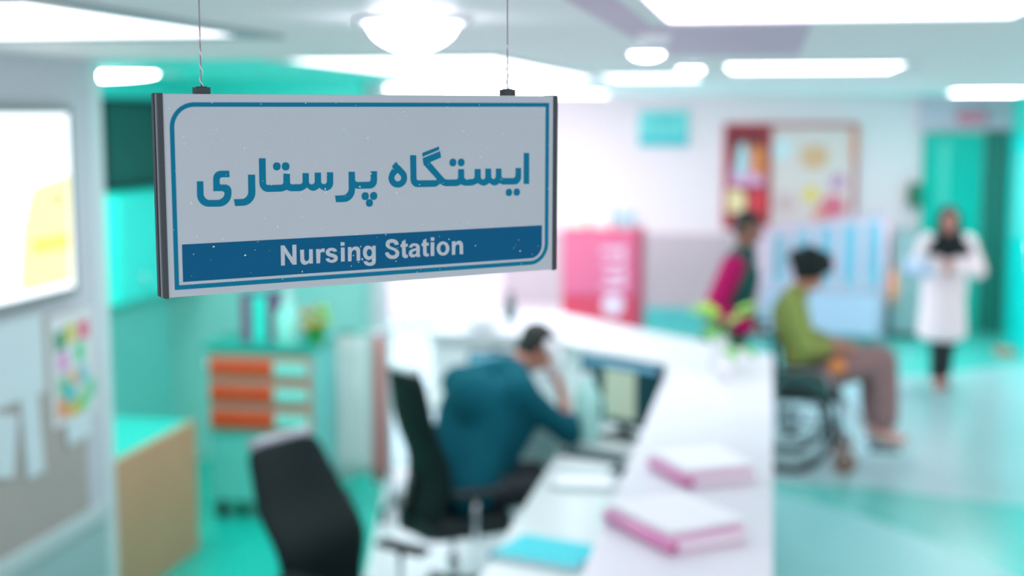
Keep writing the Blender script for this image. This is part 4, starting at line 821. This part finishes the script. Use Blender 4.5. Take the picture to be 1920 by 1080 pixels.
cap(b, V((-1.27, 6.78, 0.92)) - V(O), V((-1.40, 6.62, 0.70)) - V(O), 0.13, 0.15); cap(b, V((-1.54, 6.52, 0.70)) - V(O), V((-1.52, 6.72, 0.95)) - V(O), 0.14, 0.15)
sh = blob('shirt', b, mat((0, 84, 98), 0.9, var=0.06, spec=0.2), man, 0.012, 30)
b = B()
for s in 'lr': leg_parts(b, J, s, 0.016, 0.92)
cap(b, V(J['hip_l']), V(J['hip_r']), 0.118, 0.118); blob('trousers', b, mat((20, 34, 42), 0.7), man, 0.012, 4)
for s in 'lr': shoe(J, black, man, s)
t = thing('telephone_receiver', 'white telephone receiver held to the ear of the person in the teal shirt', 'telephone receiver', (-1.085, 6.875, 1.20))
b = B(); tube(b, [(-0.03, 0.045, -0.085), (0.012, 0.005, -0.05), (0.03, -0.015, 0.0), (0.012, -0.01, 0.05), (-0.02, 0.0, 0.075)], 0.022, 10); obj('handset', b, white, t, True)
for p, d in (((-0.03, 0.045, -0.085), (-0.8, 0.4, 0.5)), ((-0.02, 0.0, 0.075), (-0.9, 0.2, -0.3))):
    b = B(); d = V(d).normalized(); cyl(b, V(p) - d * 0.015, V(p) + d * 0.02, 0.032, 0.036); obj('ear_cup', b, white, t, True)

# person pushing the wheelchair
O = (-0.42, 9.72, 0)
J = rel(dict(pelvis=(-0.30, 9.72, 0.94), chest=(-0.21, 9.72, 1.32), neck=(-0.18, 9.72, 1.50), head=(-0.15, 9.72, 1.67),
    sh_l=(-0.23, 9.91, 1.42), sh_r=(-0.25, 9.53, 1.42), el_l=(-0.36, 9.99, 1.12), wr_l=(-0.15, 9.955, 1.005), el_r=(-0.38, 9.44, 1.12), wr_r=(-0.15, 9.485, 1.005),
    hip_l=(-0.32, 9.81, 0.90), hip_r=(-0.32, 9.63, 0.90), kn_l=(-0.30, 9.81, 0.50), kn_r=(-0.52, 9.63, 0.49), an_l=(-0.36, 9.82, 0.09), an_r=(-0.80, 9.63, 0.12), toe_l=(-0.18, 9.82, 0.03), toe_r=(-0.64, 9.63, 0.035),
    face=(0.95, -0.12, -0.28), hand_l=(0, (1, 0, -0.3), (0, 0, -1), -1, 70), hand_r=(0, (1, 0, -0.3), (0, 0, -1), 1, 70)), O)
p = thing('person', 'standing person in a dark green vest and magenta sleeves pushing the wheelchair', 'person', O)
body(J, skin_dark, p); hair_cap(J, hair, p); face_bits(J, p)
b = B()
for s in 'lr': arm_parts(b, J, s, 0.036, 0.93)
blob('sweater', b, mat((176, 20, 92), 0.85, spec=0.2), p, 0.013, 4)
b = B(); torso_parts(b, dict(J, sh_l=V(J['sh_l']) * 0.75 + V(J['sh_r']) * 0.25, sh_r=V(J['sh_r']) * 0.75 + V(J['sh_l']) * 0.25), 0.040)
for k in range(20):
    u = k / 19; c = V(J['pelvis']) + V((-0.05 * u, 0, -0.42 * u)); ell(b, c, (0.16 + 0.06 * u, 0.20 + 0.04 * u, 0.10))
blob('vest_coat', b, mat((34, 88, 84), 0.85, spec=0.2), p, 0.014, 5)
b = B()
for s in 'lr': leg_parts(b, J, s, 0.018, 0.9)
blob('trousers', b, mat((30, 48, 52), 0.7), p, 0.013, 4)
for s in 'lr': shoe(J, black, p, s)

# wheelchair patient, facing right
O = (0.16, 9.72, 0.535)
J = rel(dict(pelvis=(0.26, 9.72, 0.66), chest=(0.15, 9.72, 1.07), neck=(0.20, 9.72, 1.23), head=(0.28, 9.70, 1.36),
    sh_l=(0.16, 9.90, 1.16), sh_r=(0.16, 9.54, 1.16), el_l=(0.27, 9.96, 0.87), wr_l=(0.49, 9.80, 0.86), el_r=(0.28, 9.48, 0.87), wr_r=(0.50, 9.62, 0.86),
    hip_l=(0.27, 9.81, 0.635), hip_r=(0.27, 9.63, 0.635), kn_l=(0.74, 9.84, 0.76), kn_r=(0.79, 9.62, 0.78), an_l=(0.76, 9.80, 0.27), an_r=(0.82, 9.62, 0.28), toe_l=(0.88, 9.80, 0.205), toe_r=(0.94, 9.62, 0.215),
    face=(0.93, -0.1, -0.3), hand_l=(0, (1, -0.2, -0.15), (0, 0.3, -1), -1, 25), hand_r=(0, (1, 0.2, -0.15), (0, -0.3, -1), 1, 25)), O)
p = thing('person', 'person in an olive green shirt with bushy black hair sitting in the wheelchair', 'person', O)
body(J, mat((206, 140, 118), 0.55), p); hair_cap(J, mat((14, 26, 26), 0.8), p, 1.32, 0.035); face_bits(J, p)
b = B(); torso_parts(b, J, 0.03)
for s in 'lr': arm_parts(b, J, s, 0.03, 0.45)
blob('shirt', b, mat((146, 158, 86), 0.85, var=0.06, spec=0.2), p, 0.013, 5)
b = B()
for s in 'lr': leg_parts(b, J, s, 0.042, 0.82)
cap(b, V(J['hip_l']), V(J['hip_r']), 0.12, 0.12); blob('trousers', b, mat((150, 116, 116), 0.8), p, 0.013, 4)
for s in 'lr': shoe(J, mat((226, 178, 168), 0.7), p, s)
t = thing('orange_pouch', 'small orange pouch hanging at the front of the wheelchair armrest', 'pouch', (0.47, 9.425, 0.755))
b = B(); ell(b, (0, 0, 0.0), (0.06, 0.05, 0.05)); ell(b, (0.02, 0, 0.03), (0.03, 0.03, 0.03)); blob('pouch_body', b, mat((236, 140, 66), 0.6), t, 0.008)
b = B(); tube(b, [(0.02, 0.0, 0.05), (0.0, 0.02, 0.06), (-0.035, 0.05, -0.02)], 0.005, 8); obj('pouch_strap', b, mat((210, 110, 60), 0.6), t, True)

# woman in the white coat walking towards us
O = (1.56, 12.77, 0)
J = rel(dict(pelvis=(1.56, 12.80, 0.90), chest=(1.56, 12.78, 1.22), neck=(1.57, 12.77, 1.38), head=(1.575, 12.73, 1.515),
    sh_l=(1.74, 12.78, 1.32), sh_r=(1.40, 12.78, 1.32), el_l=(1.83, 12.66, 1.09), wr_l=(1.64, 12.56, 1.13), el_r=(1.30, 12.66, 1.09), wr_r=(1.49, 12.56, 1.11),
    hip_l=(1.64, 12.80, 0.86), hip_r=(1.48, 12.80, 0.86), kn_l=(1.61, 12.80, 0.48), kn_r=(1.53, 12.74, 0.48), an_l=(1.59, 12.88, 0.09), an_r=(1.53, 12.76, 0.09), toe_l=(1.60, 12.70, 0.03), toe_r=(1.52, 12.58, 0.03),
    face=(-0.12, -0.97, -0.12), hand_l=(0, (-0.95, -0.25, 0.1), (0, 0.9, 0), 1, 50), hand_r=(0, (0.95, -0.2, 0.15), (0, 0.9, 0), -1, 50)), O)
p = thing('person', 'person in a white coat and black headscarf standing with folded arms before the green doors', 'person', O)
body(J, mat((214, 146, 132), 0.55), p); face_bits(J, p)
h = V(J['head']); b = B()
ell(b, h + V((0, 0.045, 0.02)), (0.102, 0.095, 0.132))
for a in range(18):                                             # cloth framing the face and falling on the shoulders
    t_ = 2 * PI * a / 18; cap(b, h + V((0.085 * math.cos(t_), -0.035, -0.002 + 0.108 * math.sin(t_))), h + V((0.09 * math.cos(t_), 0.04, 0.11 * math.sin(t_))), 0.022, 0.025)
for k in range(-3, 4): cap(b, h + V((0.022 * k, 0.0, -0.150)), h + V((0.055 * k, -0.045, -0.30 + 0.012 * abs(k))), 0.045, 0.045)
for k in (-1, 1): cap(b, h + V((0.05 * k, 0.05, -0.10)), h + V((0.17 * k, 0.02, -0.23)), 0.06, 0.06)
blob('headscarf', b, mat((14, 26, 28), 0.8), p, 0.010, 3)
b = B(); torso_parts(b, J, 0.03)
for s in 'lr': arm_parts(b, J, s, 0.036, 0.9)
for k in range(28):
    u = k / 27; c = V(J['pelvis']) + V((-0.005, 0, -0.40 * u)); ell(b, c, (0.19 + 0.03 * u, 0.16 + 0.04 * u, 0.09))
blob('white_coat', b, mat((252, 232, 236), 0.75), p, 0.013, 5)
b = B()
for s in 'lr': leg_parts(b, J, s, 0.022, 0.92)
blob('trousers', b, mat((14, 24, 28), 0.7), p, 0.012, 4)
for s in 'lr': shoe(J, mat((190, 130, 124), 0.6), p, s)
t = thing('clip_folder', 'blue folder held under the arm of the person in the white coat', 'folder', (1.31, 12.50, 1.11), R(12))
b = B(); box(b, -0.13, 0.10, -0.012, 0.012, -0.07, 0.13, Matrix.Rotation(R(-50), 4, 'X')); obj('cover', b, mat((80, 170, 214), 0.5), t, bevel=0.003)
b = B(); box(b, -0.12, 0.09, -0.016, -0.0125, -0.06, 0.12, Matrix.Rotation(R(-50), 4, 'X')); obj('sheet', b, mat((200, 214, 240), 0.5), t)
